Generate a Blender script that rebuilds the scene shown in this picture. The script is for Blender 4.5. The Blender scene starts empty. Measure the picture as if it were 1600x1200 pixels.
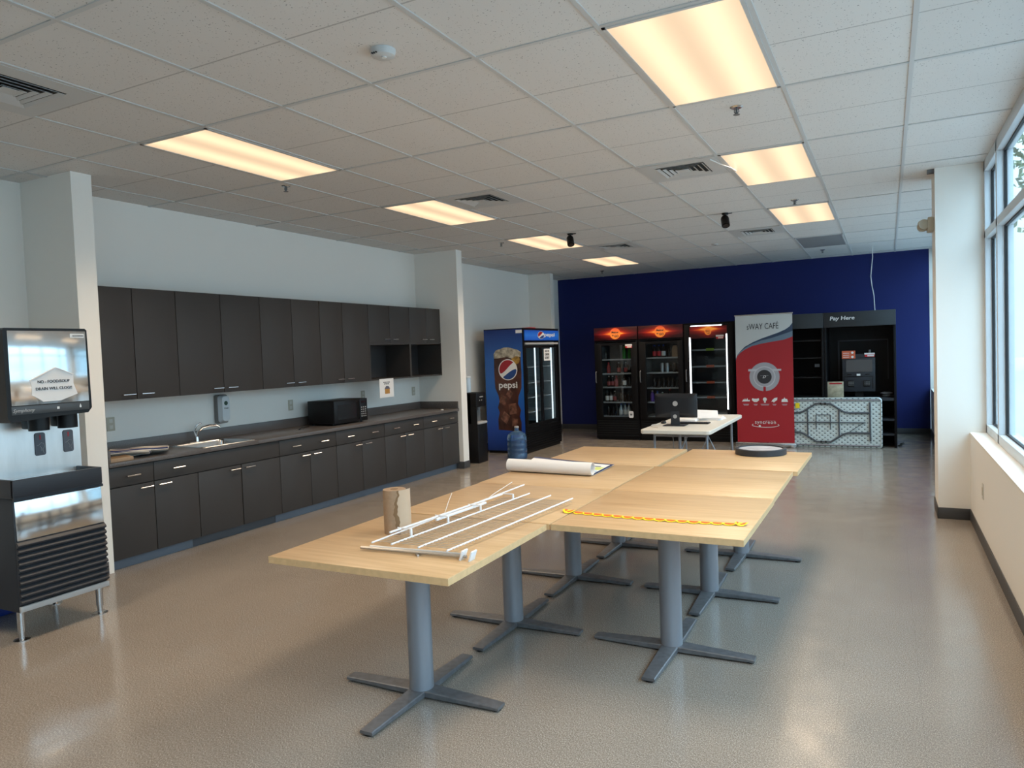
import bpy, bmesh, math, random
from mathutils import Vector, Matrix
random.seed(7)
C = bpy.context.scene.collection
PI = math.pi
# ------------------------------------------------------------------ camera
HC = 1.5967; H = 3.0768
F, YAW, PITCH, ROLL = 1136.4, .4774, -.0415, -.0364
fwd = Vector((-math.sin(YAW)*math.cos(PITCH), math.cos(YAW)*math.cos(PITCH), math.sin(PITCH)))
rt0 = Vector((math.cos(YAW), math.sin(YAW), 0)); up0 = rt0.cross(fwd)
rt = rt0*math.cos(ROLL) + up0*math.sin(ROLL); up = -rt0*math.sin(ROLL) + up0*math.cos(ROLL)
cam = bpy.data.cameras.new('camera'); co = bpy.data.objects.new('camera', cam); C.objects.link(co)
cam.sensor_width = 36; cam.lens = F/1600*36; cam.clip_start = .05; cam.clip_end = 200
M = Matrix((rt, up, -fwd)).transposed().to_4x4(); M.translation = (0, 0, HC)
co.matrix_world = M
bpy.context.scene.camera = co
# ------------------------------------------------------------------ exposure, sky
vs = bpy.context.scene.view_settings
vs.view_transform = 'Standard'; vs.look = 'None'; vs.gamma = 1; vs.use_curve_mapping = False
vs.exposure = 0.72
SKY_LOW, SKY_HIGH = 1.5, 5.2        # overcast sky: dimmer at the horizon, bright overhead
LAMP = .80; LAMP_W = 15.5             # ceiling lamps: look of the diffuser, light they throw down
w = bpy.data.worlds.new('world'); bpy.context.scene.world = w; w.use_nodes = True
nt = w.node_tree; nt.nodes.clear()
wo = nt.nodes.new('ShaderNodeOutputWorld'); bg = nt.nodes.new('ShaderNodeBackground')
tc = nt.nodes.new('ShaderNodeTexCoord'); sx = nt.nodes.new('ShaderNodeSeparateXYZ'); mr = nt.nodes.new('ShaderNodeMapRange')
nt.links.new(tc.outputs['Generated'], sx.inputs[0]); nt.links.new(sx.outputs['Z'], mr.inputs['Value'])
mr.inputs['From Min'].default_value = .05; mr.inputs['From Max'].default_value = .7
mr.inputs['To Min'].default_value = SKY_LOW; mr.inputs['To Max'].default_value = SKY_HIGH
bg.inputs['Color'].default_value = (.55, .79, 1, 1)
nt.links.new(mr.outputs[0], bg.inputs['Strength']); nt.links.new(bg.outputs[0], wo.inputs[0])

# ------------------------------------------------------------------ materials
def mat(name, col, rough=.5, metal=0, spec=.5, emit=0, noise=0, nscale=20, bump=0, bscale=200, coat=0, stretch=None, trans=0, alpha=1):
    m = bpy.data.materials.new(name); m.use_nodes = True; n = m.node_tree; b = n.nodes['Principled BSDF']
    b.inputs['Base Color'].default_value = (*col, 1); b.inputs['Roughness'].default_value = rough
    b.inputs['Metallic'].default_value = metal; b.inputs['Specular IOR Level'].default_value = spec
    b.inputs['Coat Weight'].default_value = coat
    b.inputs['Transmission Weight'].default_value = trans
    if emit:
        b.inputs['Emission Color'].default_value = (*col, 1); b.inputs['Emission Strength'].default_value = emit
    if noise or bump:
        t = n.nodes.new('ShaderNodeTexCoord'); mp = n.nodes.new('ShaderNodeMapping')
        n.links.new(t.outputs['Object'], mp.inputs[0])
        if stretch: mp.inputs['Scale'].default_value = stretch
    if noise:
        x = n.nodes.new('ShaderNodeTexNoise'); x.inputs['Scale'].default_value = nscale; x.inputs['Detail'].default_value = 5
        n.links.new(mp.outputs[0], x.inputs[0])
        r = n.nodes.new('ShaderNodeValToRGB'); r.color_ramp.elements[0].position = .3; r.color_ramp.elements[1].position = .7
        r.color_ramp.elements[0].color = (*[c*(1-noise) for c in col], 1); r.color_ramp.elements[1].color = (*[min(1, c*(1+noise)) for c in col], 1)
        n.links.new(x.outputs['Fac'], r.inputs[0]); n.links.new(r.outputs[0], b.inputs['Base Color'])
    if bump:
        y = n.nodes.new('ShaderNodeTexNoise'); y.inputs['Scale'].default_value = bscale
        n.links.new(mp.outputs[0], y.inputs[0])
        bp = n.nodes.new('ShaderNodeBump'); bp.inputs['Strength'].default_value = bump; bp.inputs['Distance'].default_value = .002
        n.links.new(y.outputs['Fac'], bp.inputs['Height']); n.links.new(bp.outputs[0], b.inputs['Normal'])
    return m

def N(n, t, **kw):
    x = n.nodes.new(t)
    for k, v in kw.items():
        if k in x.inputs.keys() if hasattr(x.inputs, 'keys') else False: x.inputs[k].default_value = v
        else: setattr(x, k, v)
    return x
def mth(n, op, a, b=None):
    x = n.nodes.new('ShaderNodeMath'); x.operation = op
    for i, v in enumerate((a, b)):
        if v is None: continue
        if isinstance(v, (int, float)): x.inputs[i].default_value = v
        else: n.links.new(v, x.inputs[i])
    return x.outputs[0]

def floor_material():
    m = mat('vinyl_floor', (.25, .215, .17), .16, spec=.65); n = m.node_tree; b = n.nodes['Principled BSDF']
    t = N(n, 'ShaderNodeTexCoord'); s = N(n, 'ShaderNodeSeparateXYZ'); n.links.new(t.outputs['Object'], s.inputs[0])
    # chips
    v = n.nodes.new('ShaderNodeTexNoise'); v.inputs['Scale'].default_value = 210; v.inputs['Detail'].default_value = 8; v.inputs['Roughness'].default_value = .82
    mp = n.nodes.new('ShaderNodeMapping'); mp.inputs['Scale'].default_value = (1, .6, 1); mp.inputs['Rotation'].default_value = (0, 0, .5)
    n.links.new(t.outputs['Object'], mp.inputs[0]); n.links.new(mp.outputs[0], v.inputs[0])
    r = n.nodes.new('ShaderNodeValToRGB'); e = r.color_ramp.elements
    e[0].position = .36; e[0].color = (.12, .099, .082, 1); e[1].position = .67; e[1].color = (.60, .55, .49, 1)
    k = e.new(.5); k.color = (.245, .212, .178, 1)
    n.links.new(v.outputs['Fac'], r.inputs[0])
    # broad wear
    big = n.nodes.new('ShaderNodeTexNoise'); big.inputs['Scale'].default_value = 1.3; big.inputs['Detail'].default_value = 6
    n.links.new(t.outputs['Object'], big.inputs[0])
    mr = n.nodes.new('ShaderNodeMapRange'); mr.inputs['To Min'].default_value = .82; mr.inputs['To Max'].default_value = 1.15
    n.links.new(big.outputs['Fac'], mr.inputs['Value'])
    # seams every 30 cm
    def seam(o):
        f = mth(n, 'FRACT', mth(n, 'DIVIDE', mth(n, 'ADD', o, 50.0), .3233))
        return mth(n, 'LESS_THAN', f, .006)
    sm = mth(n, 'MAXIMUM', seam(s.outputs['X']), seam(s.outputs['Y']))
    dark = mth(n, 'SUBTRACT', 1.0, mth(n, 'MULTIPLY', sm, .16))
    vm = n.nodes.new('ShaderNodeVectorMath'); vm.operation = 'SCALE'
    n.links.new(r.outputs[0], vm.inputs[0]); n.links.new(mth(n, 'MULTIPLY', mr.outputs[0], dark), vm.inputs['Scale'])
    n.links.new(vm.outputs[0], b.inputs['Base Color'])
    sc = n.nodes.new('ShaderNodeTexNoise'); sc.inputs['Scale'].default_value = 6; sc.inputs['Detail'].default_value = 8
    n.links.new(t.outputs['Object'], sc.inputs[0])
    m2 = n.nodes.new('ShaderNodeMapRange'); m2.inputs['From Min'].default_value = .3; m2.inputs['From Max'].default_value = .7
    m2.inputs['To Min'].default_value = .10; m2.inputs['To Max'].default_value = .24
    n.links.new(sc.outputs['Fac'], m2.inputs['Value']); n.links.new(m2.outputs[0], b.inputs['Roughness'])
    bp = n.nodes.new('ShaderNodeBump'); bp.inputs['Strength'].default_value = .012; bp.inputs['Distance'].default_value = .0005
    n.links.new(v.outputs['Fac'], bp.inputs['Height']); n.links.new(bp.outputs[0], b.inputs['Normal'])
    return m

def tile_material():
    m = mat('ceiling_tile', (.6, .6, .6), .9, spec=.2); n = m.node_tree; b = n.nodes['Principled BSDF']
    t = N(n, 'ShaderNodeTexCoord'); s = N(n, 'ShaderNodeSeparateXYZ'); n.links.new(t.outputs['Object'], s.inputs[0])
    v = n.nodes.new('ShaderNodeTexVoronoi'); v.inputs['Scale'].default_value = 75; v.feature = 'F1'
    n.links.new(t.outputs['Object'], v.inputs['Vector'])
    nz = n.nodes.new('ShaderNodeTexNoise'); nz.inputs['Scale'].default_value = 60; n.links.new(t.outputs['Object'], nz.inputs[0])
    th = mth(n, 'MULTIPLY', mth(n, 'SUBTRACT', nz.outputs['Fac'], .36), .85)
    pit = mth(n, 'LESS_THAN', v.outputs['Distance'], th)
    # scored line through the middle of every 2x4 tile
    f = mth(n, 'FRACT', mth(n, 'DIVIDE', mth(n, 'ADD', s.outputs['Y'], 50*1.2932 - 3.218 - .6466), 1.2932))
    ln = mth(n, 'LESS_THAN', f, .008)
    k = mth(n, 'SUBTRACT', 1.0, mth(n, 'MAXIMUM', mth(n, 'MULTIPLY', pit, .55), mth(n, 'MULTIPLY', ln, .35)))
    # each tile slightly different
    fx = mth(n, 'FLOOR', mth(n, 'DIVIDE', mth(n, 'ADD', s.outputs['X'], 1.1575), .6466)); fy = mth(n, 'FLOOR', mth(n, 'DIVIDE', mth(n, 'SUBTRACT', s.outputs['Y'], 3.218), 1.2932))
    cb = n.nodes.new('ShaderNodeCombineXYZ'); n.links.new(fx, cb.inputs[0]); n.links.new(fy, cb.inputs[1])
    wn = n.nodes.new('ShaderNodeTexWhiteNoise'); wn.noise_dimensions = '2D'; n.links.new(cb.outputs[0], wn.inputs['Vector'])
    k = mth(n, 'MULTIPLY', k, mth(n, 'ADD', mth(n, 'MULTIPLY', wn.outputs['Value'], .06), .95))
    vm = n.nodes.new('ShaderNodeVectorMath'); vm.operation = 'SCALE'; vm.inputs[0].default_value = (.70, .68, .655)
    n.links.new(k, vm.inputs['Scale']); n.links.new(vm.outputs[0], b.inputs['Base Color'])
    return m

def wood_material(name='maple', col=(.56, .385, .215)):
    m = mat(name, col, .34, spec=.45); n = m.node_tree; b = n.nodes['Principled BSDF']
    t = N(n, 'ShaderNodeTexCoord'); oi = N(n, 'ShaderNodeObjectInfo')
    ad = n.nodes.new('ShaderNodeVectorMath'); ad.operation = 'ADD'; n.links.new(t.outputs['Object'], ad.inputs[0]); n.links.new(oi.outputs['Location'], ad.inputs[1])
    mp = n.nodes.new('ShaderNodeMapping'); mp.inputs['Scale'].default_value = (1.2, 14, 4); n.links.new(ad.outputs[0], mp.inputs[0])
    x = n.nodes.new('ShaderNodeTexNoise'); x.inputs['Scale'].default_value = 2.2; x.inputs['Detail'].default_value = 8; x.inputs['Distortion'].default_value = .6
    n.links.new(mp.outputs[0], x.inputs[0])
    r = n.nodes.new('ShaderNodeValToRGB'); r.color_ramp.elements[0].position = .25; r.color_ramp.elements[1].position = .75
    r.color_ramp.elements[0].color = (col[0]*.84, col[1]*.80, col[2]*.74, 1); r.color_ramp.elements[1].color = (col[0]*1.1, col[1]*1.12, col[2]*1.15, 1)
    n.links.new(x.outputs['Fac'], r.inputs[0]); n.links.new(r.outputs[0], b.inputs['Base Color'])
    return m

def thin_glass(name, tint=(.92, .96, .96), refl=1.0):
    m = bpy.data.materials.new(name); m.use_nodes = True; n = m.node_tree; n.nodes.clear()
    o = n.nodes.new('ShaderNodeOutputMaterial'); mx = n.nodes.new('ShaderNodeMixShader')
    tr = n.nodes.new('ShaderNodeBsdfTransparent'); tr.inputs[0].default_value = (*tint, 1)
    gl = n.nodes.new('ShaderNodeBsdfGlossy'); gl.inputs['Roughness'].default_value = .02
    fr = n.nodes.new('ShaderNodeFresnel'); ge = n.nodes.new('ShaderNodeNewGeometry')
    n.links.new(mth(n, 'SUBTRACT', 1.45, mth(n, 'MULTIPLY', ge.outputs['Backfacing'], 1.45-1/1.45)), fr.inputs[0])   # same reflectance from both sides of the thin pane
    n.links.new(mth(n, 'MULTIPLY', fr.outputs[0], refl), mx.inputs[0]); n.links.new(tr.outputs[0], mx.inputs[1]); n.links.new(gl.outputs[0], mx.inputs[2]); n.links.new(mx.outputs[0], o.inputs[0])
    return m

def lamp_material(name, on=True):
    m = mat(name, (.18, .18, .17), .5); n = m.node_tree; b = n.nodes['Principled BSDF']
    if not on:
        b.inputs['Base Color'].default_value = (.28, .28, .28, 1); return m
    t = N(n, 'ShaderNodeTexCoord'); s = N(n, 'ShaderNodeSeparateXYZ'); n.links.new(t.outputs['Object'], s.inputs[0])
    # two fluorescent tubes behind the prismatic diffuser
    c = mth(n, 'COSINE', mth(n, 'MULTIPLY', s.outputs['X'], 2*PI/.31))
    k = mth(n, 'SUBTRACT', .84, mth(n, 'MULTIPLY', c, .18))
    b.inputs['Emission Color'].default_value = (1, .70, .43, 1)
    n.links.new(mth(n, 'MULTIPLY', k, LAMP), b.inputs['Emission Strength'])
    return m

def zband(name, stops, axis='Z', lo=0, hi=1, rough=.4, emit=0):
    """printed artwork: colours along one axis"""
    m = mat(name, stops[0][1], rough); n = m.node_tree; b = n.nodes['Principled BSDF']
    t = N(n, 'ShaderNodeTexCoord'); s = N(n, 'ShaderNodeSeparateXYZ'); n.links.new(t.outputs['Object'], s.inputs[0])
    mr = n.nodes.new('ShaderNodeMapRange'); mr.inputs['From Min'].default_value = lo; mr.inputs['From Max'].default_value = hi
    n.links.new(s.outputs[axis], mr.inputs['Value'])
    r = n.nodes.new('ShaderNodeValToRGB'); e = r.color_ramp.elements
    e[0].position, e[0].color = stops[0][0], (*stops[0][1], 1); e[1].position, e[1].color = stops[-1][0], (*stops[-1][1], 1)
    for p, c in stops[1:-1]: q = e.new(p); q.color = (*c, 1)
    n.links.new(mr.outputs[0], r.inputs[0]); n.links.new(r.outputs[0], b.inputs['Base Color'])
    if emit: n.links.new(r.outputs[0], b.inputs['Emission Color']); b.inputs['Emission Strength'].default_value = emit
    return m

def stripes(name, cols, axis='X', period=.05, rough=.8):
    m = mat(name, cols[0], rough); n = m.node_tree; b = n.nodes['Principled BSDF']
    t = N(n, 'ShaderNodeTexCoord'); s = N(n, 'ShaderNodeSeparateXYZ'); n.links.new(t.outputs['Object'], s.inputs[0])
    f = mth(n, 'FRACT', mth(n, 'DIVIDE', mth(n, 'ADD', s.outputs[axis], 10), period))
    r = n.nodes.new('ShaderNodeValToRGB'); r.color_ramp.interpolation = 'CONSTANT'; e = r.color_ramp.elements
    k = len(cols); e[0].position = 0; e[0].color = (*cols[0], 1); e[1].position = 1/k; e[1].color = (*cols[1], 1)
    for i in range(2, k): q = e.new(i/k); q.color = (*cols[i], 1)
    n.links.new(f, r.inputs[0]); n.links.new(r.outputs[0], b.inputs['Base Color'])
    return m

M_ = {}
M_['floor'] = floor_material(); M_['tile'] = tile_material(); M_['maple'] = wood_material()
M_['grid'] = mat('grid_white', (.55, .55, .54), .5)
M_['wall'] = mat('wall_white', (.86, .835, .78), .75, bump=.05, bscale=300)
M_['bluewall'] = mat('wall_navy', (.008, .016, .115), .6, spec=.3, bump=.05, bscale=300)
M_['base'] = mat('rubber_base', (.06, .062, .066), .45)
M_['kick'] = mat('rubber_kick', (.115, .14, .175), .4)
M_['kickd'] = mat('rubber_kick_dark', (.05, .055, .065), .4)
M_['cab'] = mat('cabinet_laminate', (.047, .043, .041), .5, spec=.3, noise=.06, nscale=300)
M_['cabin'] = mat('cabinet_inside', (.03, .027, .027), .6)
M_['gap'] = mat('reveal_black', (.006, .006, .006), .8)
M_['counter'] = mat('counter_laminate', (.105, .092, .086), .33, noise=.45, nscale=160)
M_['chrome'] = mat('chrome', (.75, .75, .76), .15, 1)
M_['steel'] = mat('brushed_steel', (.55, .56, .57), .25, 1, bump=.1, bscale=80, stretch=(1, 1, .05))
M_['mirror'] = mat('polished_steel', (.72, .75, .77), .12, 1, noise=.06, nscale=4)
M_['post'] = mat('grey_metal_paint', (.27, .285, .32), .38, .35)
M_['foot'] = mat('worn_grey_metal', (.15, .155, .168), .42, .4, noise=.18, nscale=30)
M_['edge'] = mat('maple_edge', (.62, .43, .23), .4, noise=.08, nscale=40)
M_['black'] = mat('black_plastic', (.006, .006, .007), .4, spec=.3)
M_['blackm'] = mat('black_metal', (.004, .004, .005), .5, spec=.2)
M_['bgloss'] = mat('black_gloss', (.008, .008, .01), .12)
M_['dgrey'] = mat('dark_grey_plastic', (.026, .030, .038), .45, spec=.35)
M_['mgrey'] = mat('grey_plastic', (.14, .145, .15), .45)
M_['lgrey'] = mat('light_grey_plastic', (.4, .4, .4), .5)
M_['white'] = mat('white_plastic', (.75, .75, .73), .45)
M_['paper'] = mat('paper', (.80, .79, .78), .8)
M_['offw'] = mat('off_white', (.62, .60, .54), .5)
M_['ivory'] = mat('ivory_plastic', (.50, .46, .36), .45)
M_['ink'] = mat('ink', (.03, .03, .035), .7)
M_['alu'] = mat('window_aluminium', (.62, .67, .71), .4)
M_['gasket'] = mat('gasket', (.01, .01, .012), .6)
M_['glass'] = thin_glass('window_glass', (.93, .965, .96), .7)
M_['fglass'] = thin_glass('cooler_glass', (.78, .82, .84), 1.0)
M_['lamp'] = lamp_material('lamp_diffuser'); M_['lampoff'] = lamp_material('unlit_diffuser', False)
M_['led'] = mat('led_strip', (.9, .96, 1), .4, emit=2.2)
M_['wirew'] = mat('white_coated_wire', (.78, .80, .83), .35)
M_['kraft'] = mat('kraft_paper', (.36, .245, .155), .8, noise=.08, nscale=60)
M_['kraftd'] = mat('kraft_paper_dark', (.21, .125, .06), .8)
M_['blue'] = mat('blue_plastic', (.01, .035, .25), .4)
M_['red'] = mat('red_print', (.38, .014, .022), .45)
M_['bwhite'] = mat('banner_white', (.56, .58, .57), .5)
M_['slate'] = mat('slate_print', (.13, .19, .25), .45)
M_['navyp'] = mat('navy_print', (.025, .05, .10), .45)
M_['silver'] = mat('silver_print', (.36, .36, .39), .4)
M_['silver2'] = mat('pale_print', (.52, .52, .55), .4)
M_['yellow'] = mat('yellow_card', (.95, .72, .02), .6)
M_['orange'] = mat('orange_card', (.85, .13, .015), .6)
M_['orangep'] = mat('orange_paper', (.62, .12, .05), .6)
M_['pred'] = mat('globe_red', (.32, .01, .02), .4); M_['pblue'] = mat('globe_blue', (.01, .055, .22), .4)
M_['cola'] = mat('cola_print', (.05, .014, .008), .35, noise=.9, nscale=9, stretch=(1, 1, .6))
M_['foam'] = mat('foam_print', (.38, .34, .26), .5, noise=.5, nscale=22)
M_['water'] = mat('blue_jug_plastic', (.25, .48, .78), .08, trans=.85)
M_['waterin'] = mat('water', (.10, .22, .42), .1, trans=.5)
M_['green'] = mat('green_bottle', (.03, .20, .03), .15); M_['dark'] = mat('dark_bottle', (.02, .013, .012), .12)
M_['pink'] = mat('pink_drink', (.32, .06, .06), .2); M_['bluecap'] = mat('blue_cap', (.02, .08, .5), .4)
M_['redcap'] = mat('red_cap', (.6, .02, .03), .4); M_['can'] = mat('silver_can', (.5, .52, .52), .3, .8)
M_['purple'] = mat('purple_label', (.15, .06, .4), .4); M_['tan'] = mat('tan_pouch', (.38, .24, .14), .5)
M_['lime'] = mat('lime_tag', (.30, .45, .06), .6); M_['cblue'] = mat('cola_clear_label', (.1, .2, .45), .4)
M_['nickel'] = mat('cooler_shelf', (.45, .47, .48), .35, .3)
M_['cin'] = mat('cooler_inside', (.06, .07, .08), .5)
M_['cinl'] = mat('cooler_inside_light', (.36, .40, .41), .5)
M_['tent'] = mat('soap_grey', (.19, .185, .18), .4)

# ------------------------------------------------------------------ mesh helpers
ORG = {}
class MB:
    def __init__(s): s.bm = bmesh.new()
    def _add(s, bm2, mi):
        for f in bm2.faces: f.material_index = mi
        me = bpy.data.meshes.new('tmp'); bm2.to_mesh(me); s.bm.from_mesh(me); bpy.data.meshes.remove(me); bm2.free()
    def box(s, x0, x1, y0, y1, z0, z1, b=0, mi=0, M=None, seg=2):
        bm = bmesh.new(); bmesh.ops.create_cube(bm, size=1)
        for v in bm.verts: v.co = Vector((x0+(v.co.x+.5)*(x1-x0), y0+(v.co.y+.5)*(y1-y0), z0+(v.co.z+.5)*(z1-z0)))
        if b: bmesh.ops.bevel(bm, geom=bm.edges[:], offset=b, segments=seg, affect='EDGES', profile=.5)
        if M is not None: bm.transform(M)
        s._add(bm, mi); return s
    def cyl(s, p0, p1, r, n=16, r2=None, mi=0, cap=True):
        p0, p1 = Vector(p0), Vector(p1); d = p1-p0; bm = bmesh.new()
        bmesh.ops.create_cone(bm, cap_ends=cap, segments=n, radius1=r, radius2=r if r2 is None else r2, depth=d.length)
        q = d.to_track_quat('Z', 'Y').to_matrix().to_4x4(); q.translation = (p0+p1)/2
        bm.transform(q); s._add(bm, mi); return s
    def tube(s, pts, r, n=8, mi=0):
        pts = [Vector(p) for p in pts]; bm = bmesh.new(); rings = []
        prev = None
        for i, p in enumerate(pts):
            d = (pts[min(i+1, len(pts)-1)]-pts[max(i-1, 0)]).normalized()
            a = d.orthogonal().normalized() if prev is None else (prev-d*prev.dot(d)).normalized()
            prev = a; c = d.cross(a)
            rings.append([bm.verts.new(p+(a*math.cos(2*PI*k/n)+c*math.sin(2*PI*k/n))*r) for k in range(n)])
        for A, B in zip(rings, rings[1:]):
            for k in range(n): bm.faces.new((A[k], A[(k+1) % n], B[(k+1) % n], B[k]))
        bm.faces.new(rings[0][::-1]); bm.faces.new(rings[-1])
        s._add(bm, mi); return s
    def prism(s, pts, vec, mi=0):
        bm = bmesh.new(); vec = Vector(vec)
        a = [bm.verts.new(Vector(p)) for p in pts]; b = [bm.verts.new(Vector(p)+vec) for p in pts]
        bm.faces.new(a); bm.faces.new(b[::-1])
        for i in range(len(a)):
            j = (i+1) % len(a); bm.faces.new((a[j], a[i], b[i], b[j]))
        bmesh.ops.recalc_face_normals(bm, faces=bm.faces[:]); s._add(bm, mi); return s
    def lathe(s, c, prof, n=24, mi=0, M=None):
        bm = bmesh.new(); c = Vector(c); rings = []
        for r, z in prof:
            rings.append([bm.verts.new((r*math.cos(2*PI*k/n), r*math.sin(2*PI*k/n), z)) for k in range(n)])
        for A, B in zip(rings, rings[1:]):
            for k in range(n): bm.faces.new((A[k], A[(k+1) % n], B[(k+1) % n], B[k]))
        if prof[0][0] > 1e-5: bm.faces.new(rings[0][::-1])
        if prof[-1][0] > 1e-5: bm.faces.new(rings[-1])
        bmesh.ops.remove_doubles(bm, verts=bm.verts[:], dist=1e-5)
        bmesh.ops.recalc_face_normals(bm, faces=bm.faces[:])
        if M is not None: bm.transform(M)
        bm.transform(Matrix.Translation(c)); s._add(bm, mi); return s
    def sphere(s, c, r, sc=(1, 1, 1), mi=0, n=16):
        bm = bmesh.new(); bmesh.ops.create_uvsphere(bm, u_segments=n, v_segments=n//2, radius=r)
        bm.transform(Matrix.Translation(Vector(c)) @ Matrix.Diagonal((*sc, 1))); s._add(bm, mi); return s
    def sheet(s, fn, nu, nv, mi=0, th=0):
        bm = bmesh.new(); g = [[bm.verts.new(fn(i/nu, j/nv)) for j in range(nv+1)] for i in range(nu+1)]
        for i in range(nu):
            for j in range(nv): bm.faces.new((g[i][j], g[i+1][j], g[i+1][j+1], g[i][j+1]))
        if th:
            bmesh.ops.recalc_face_normals(bm, faces=bm.faces[:]); bmesh.ops.solidify(bm, geom=bm.faces[:], thickness=th)
        s._add(bm, mi); return s
    def build(s, name, mats, parent=None, org=None):
        if not isinstance(mats, (list, tuple)): mats = [mats]
        me = bpy.data.meshes.new(name)
        if parent is not None: o0 = ORG[parent]
        elif org is not None: o0 = Vector(org)
        else:
            xs = [v.co for v in s.bm.verts]
            o0 = Vector(((min(v.x for v in xs)+max(v.x for v in xs))/2, (min(v.y for v in xs)+max(v.y for v in xs))/2, min(v.z for v in xs)))
        s.bm.transform(Matrix.Translation(-o0)); s.bm.to_mesh(me); s.bm.free()
        for m in mats: me.materials.append(M_[m] if isinstance(m, str) else m)
        for p in me.polygons: p.use_smooth = True
        me.set_sharp_from_angle(angle=math.radians(35))
        o = bpy.data.objects.new(name, me); C.objects.link(o); ORG[o] = o0
        if parent is not None: o.parent = parent
        else: o.location = o0
        return o
def tag(o, label=None, cat=None, group=None, kind=None):
    if label: o['label'] = label
    if cat: o['category'] = cat
    if group: o['group'] = group
    if kind: o['kind'] = kind
    return o
def thing(name, loc, label, cat, group=None, rz=0):
    o = bpy.data.objects.new(name, None); C.objects.link(o); o.location = loc; o.rotation_euler = (0, 0, rz)
    o.empty_display_size = .1
    ORG[o] = Vector(loc); return tag(o, label, cat, group)
def copy_tree(o, parent=None):
    c = o.copy(); C.objects.link(c); ORG[c] = ORG.get(o, Vector()).copy()
    if parent is not None: c.parent = parent
    for ch in list(o.children): copy_tree(ch, c)
    return c
def struct(o, label=None): o['kind'] = 'structure'; o['label'] = label or o.name.replace('_', ' '); return o
BX = lambda name, m, parent, *a, **k: MB().box(*a, **k).build(name, m, parent)

def text(s, width, loc, face, m, parent, name='lettering', height=None, shear=0, ext=.0012, bold=0, space=1):
    """lettering centred at loc; face '-Y' or '+X'"""
    cu = bpy.data.curves.new('t', 'FONT'); cu.body = s; cu.align_x = 'CENTER'; cu.align_y = 'CENTER'; cu.extrude = .01; cu.shear = shear; cu.offset = bold; cu.space_character = space
    cu.resolution_u = 3
    ob = bpy.data.objects.new('t', cu); C.objects.link(ob); dg = bpy.context.evaluated_depsgraph_get(); dg.update()
    me = bpy.data.meshes.new_from_object(ob.evaluated_get(dg)); bpy.data.objects.remove(ob); bpy.data.curves.remove(cu)
    xs = [v.co.x for v in me.vertices]; ys = [v.co.y for v in me.vertices]
    sx = width/(max(xs)-min(xs)); sy = sx if height is None else height/(max(ys)-min(ys))
    cx, cy = (max(xs)+min(xs))/2, (max(ys)+min(ys))/2
    bm = bmesh.new(); bm.from_mesh(me); bpy.data.meshes.remove(me)
    bm.transform(Matrix.Diagonal((sx, sy, ext/.01, 1)) @ Matrix.Translation((-cx, -cy, 0)))
    R = Matrix.Rotation(PI/2, 4, 'X') if face == '-Y' else (Matrix.Rotation(PI/2, 4, 'Z') @ Matrix.Rotation(PI/2, 4, 'X') if face == '+X' else Matrix.Identity(4))
    bm.transform(Matrix.Translation(Vector(loc)) @ R)
    mb = MB(); mb.bm.free(); mb.bm = bm
    return mb.build(name, m, parent)

# ------------------------------------------------------------------ the room
XL, XR, YB, Y0 = -6.04, .63, 13.9, -3.6
G = .6466; GX, GY = -1.1575, 3.218
struct(MB().box(XL-.1, 1.0, Y0-.1, YB+.1, -.1, 0).build('floor', 'floor', org=(0, 0, 0)), 'glossy speckled beige vinyl tile floor')
def make_ceiling():
    holes = {(0, 0), (0, 4), (0, 8), (0, 12), (-5, 0), (-5, 4), (-5, 8), (-5, 12), (0, -4), (-5, -4)}
    m = MB().box(XL-.1, .9, Y0-.1, YB+.1, H, H+.08)
    for i in range(-8, 4):
        x = GX+i*G
        if XL < x < .85: m.box(x-.012, x+.012, Y0, YB, H-.006, H+.001, mi=1)
    for j in range(-10, 17, 2):
        y = GY+j*G
        if Y0 < y < YB: m.box(XL, .82, y-.012, y+.012, H-.0055, H+.001, mi=1)
    return m.build('ceiling', ['tile', 'grid'], org=(0, 0, 0))
struct(make_ceiling(), 'suspended ceiling of pitted white tiles in a white grid')
struct(MB().box(XL-.12, XL, Y0-.1, YB+.1, 0, H).build('wall_left', 'wall'), 'white left wall behind the cabinets')
struct(MB().box(XL, .628, YB, YB+.12, 0, H).build('wall_back', 'bluewall'), 'navy blue back wall')
struct(MB().box(.628, .93, YB-.004, YB+.12, .772, H).build('wall_return', 'wall'), 'white wall end beside the far window bay')
struct(MB().box(XL-.1, 1.0, Y0-.12, Y0, 0, H).build('wall_front', 'wall'), 'white wall behind the viewer')
# wall under the windows, with sill
struct(MB().box(XR, .93, Y0, YB, 0, .757).build('wall_right', 'wall'), 'low white wall under the windows')
struct(MB().box(XR-.004, .76, Y0, 7.404, .757, .772, b=.003).build('trim_1', 'wall'), 'white window sill, near bay')
struct(MB().box(XR-.004, .76, 7.9, YB, .757, .772, b=.003).build('trim_2', 'wall'), 'white window sill, far bay')
struct(MB().box(.385, .93, 7.404, 7.9, 0, H).build('wall_column', 'wall'), 'white square column between the window bays')
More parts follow.
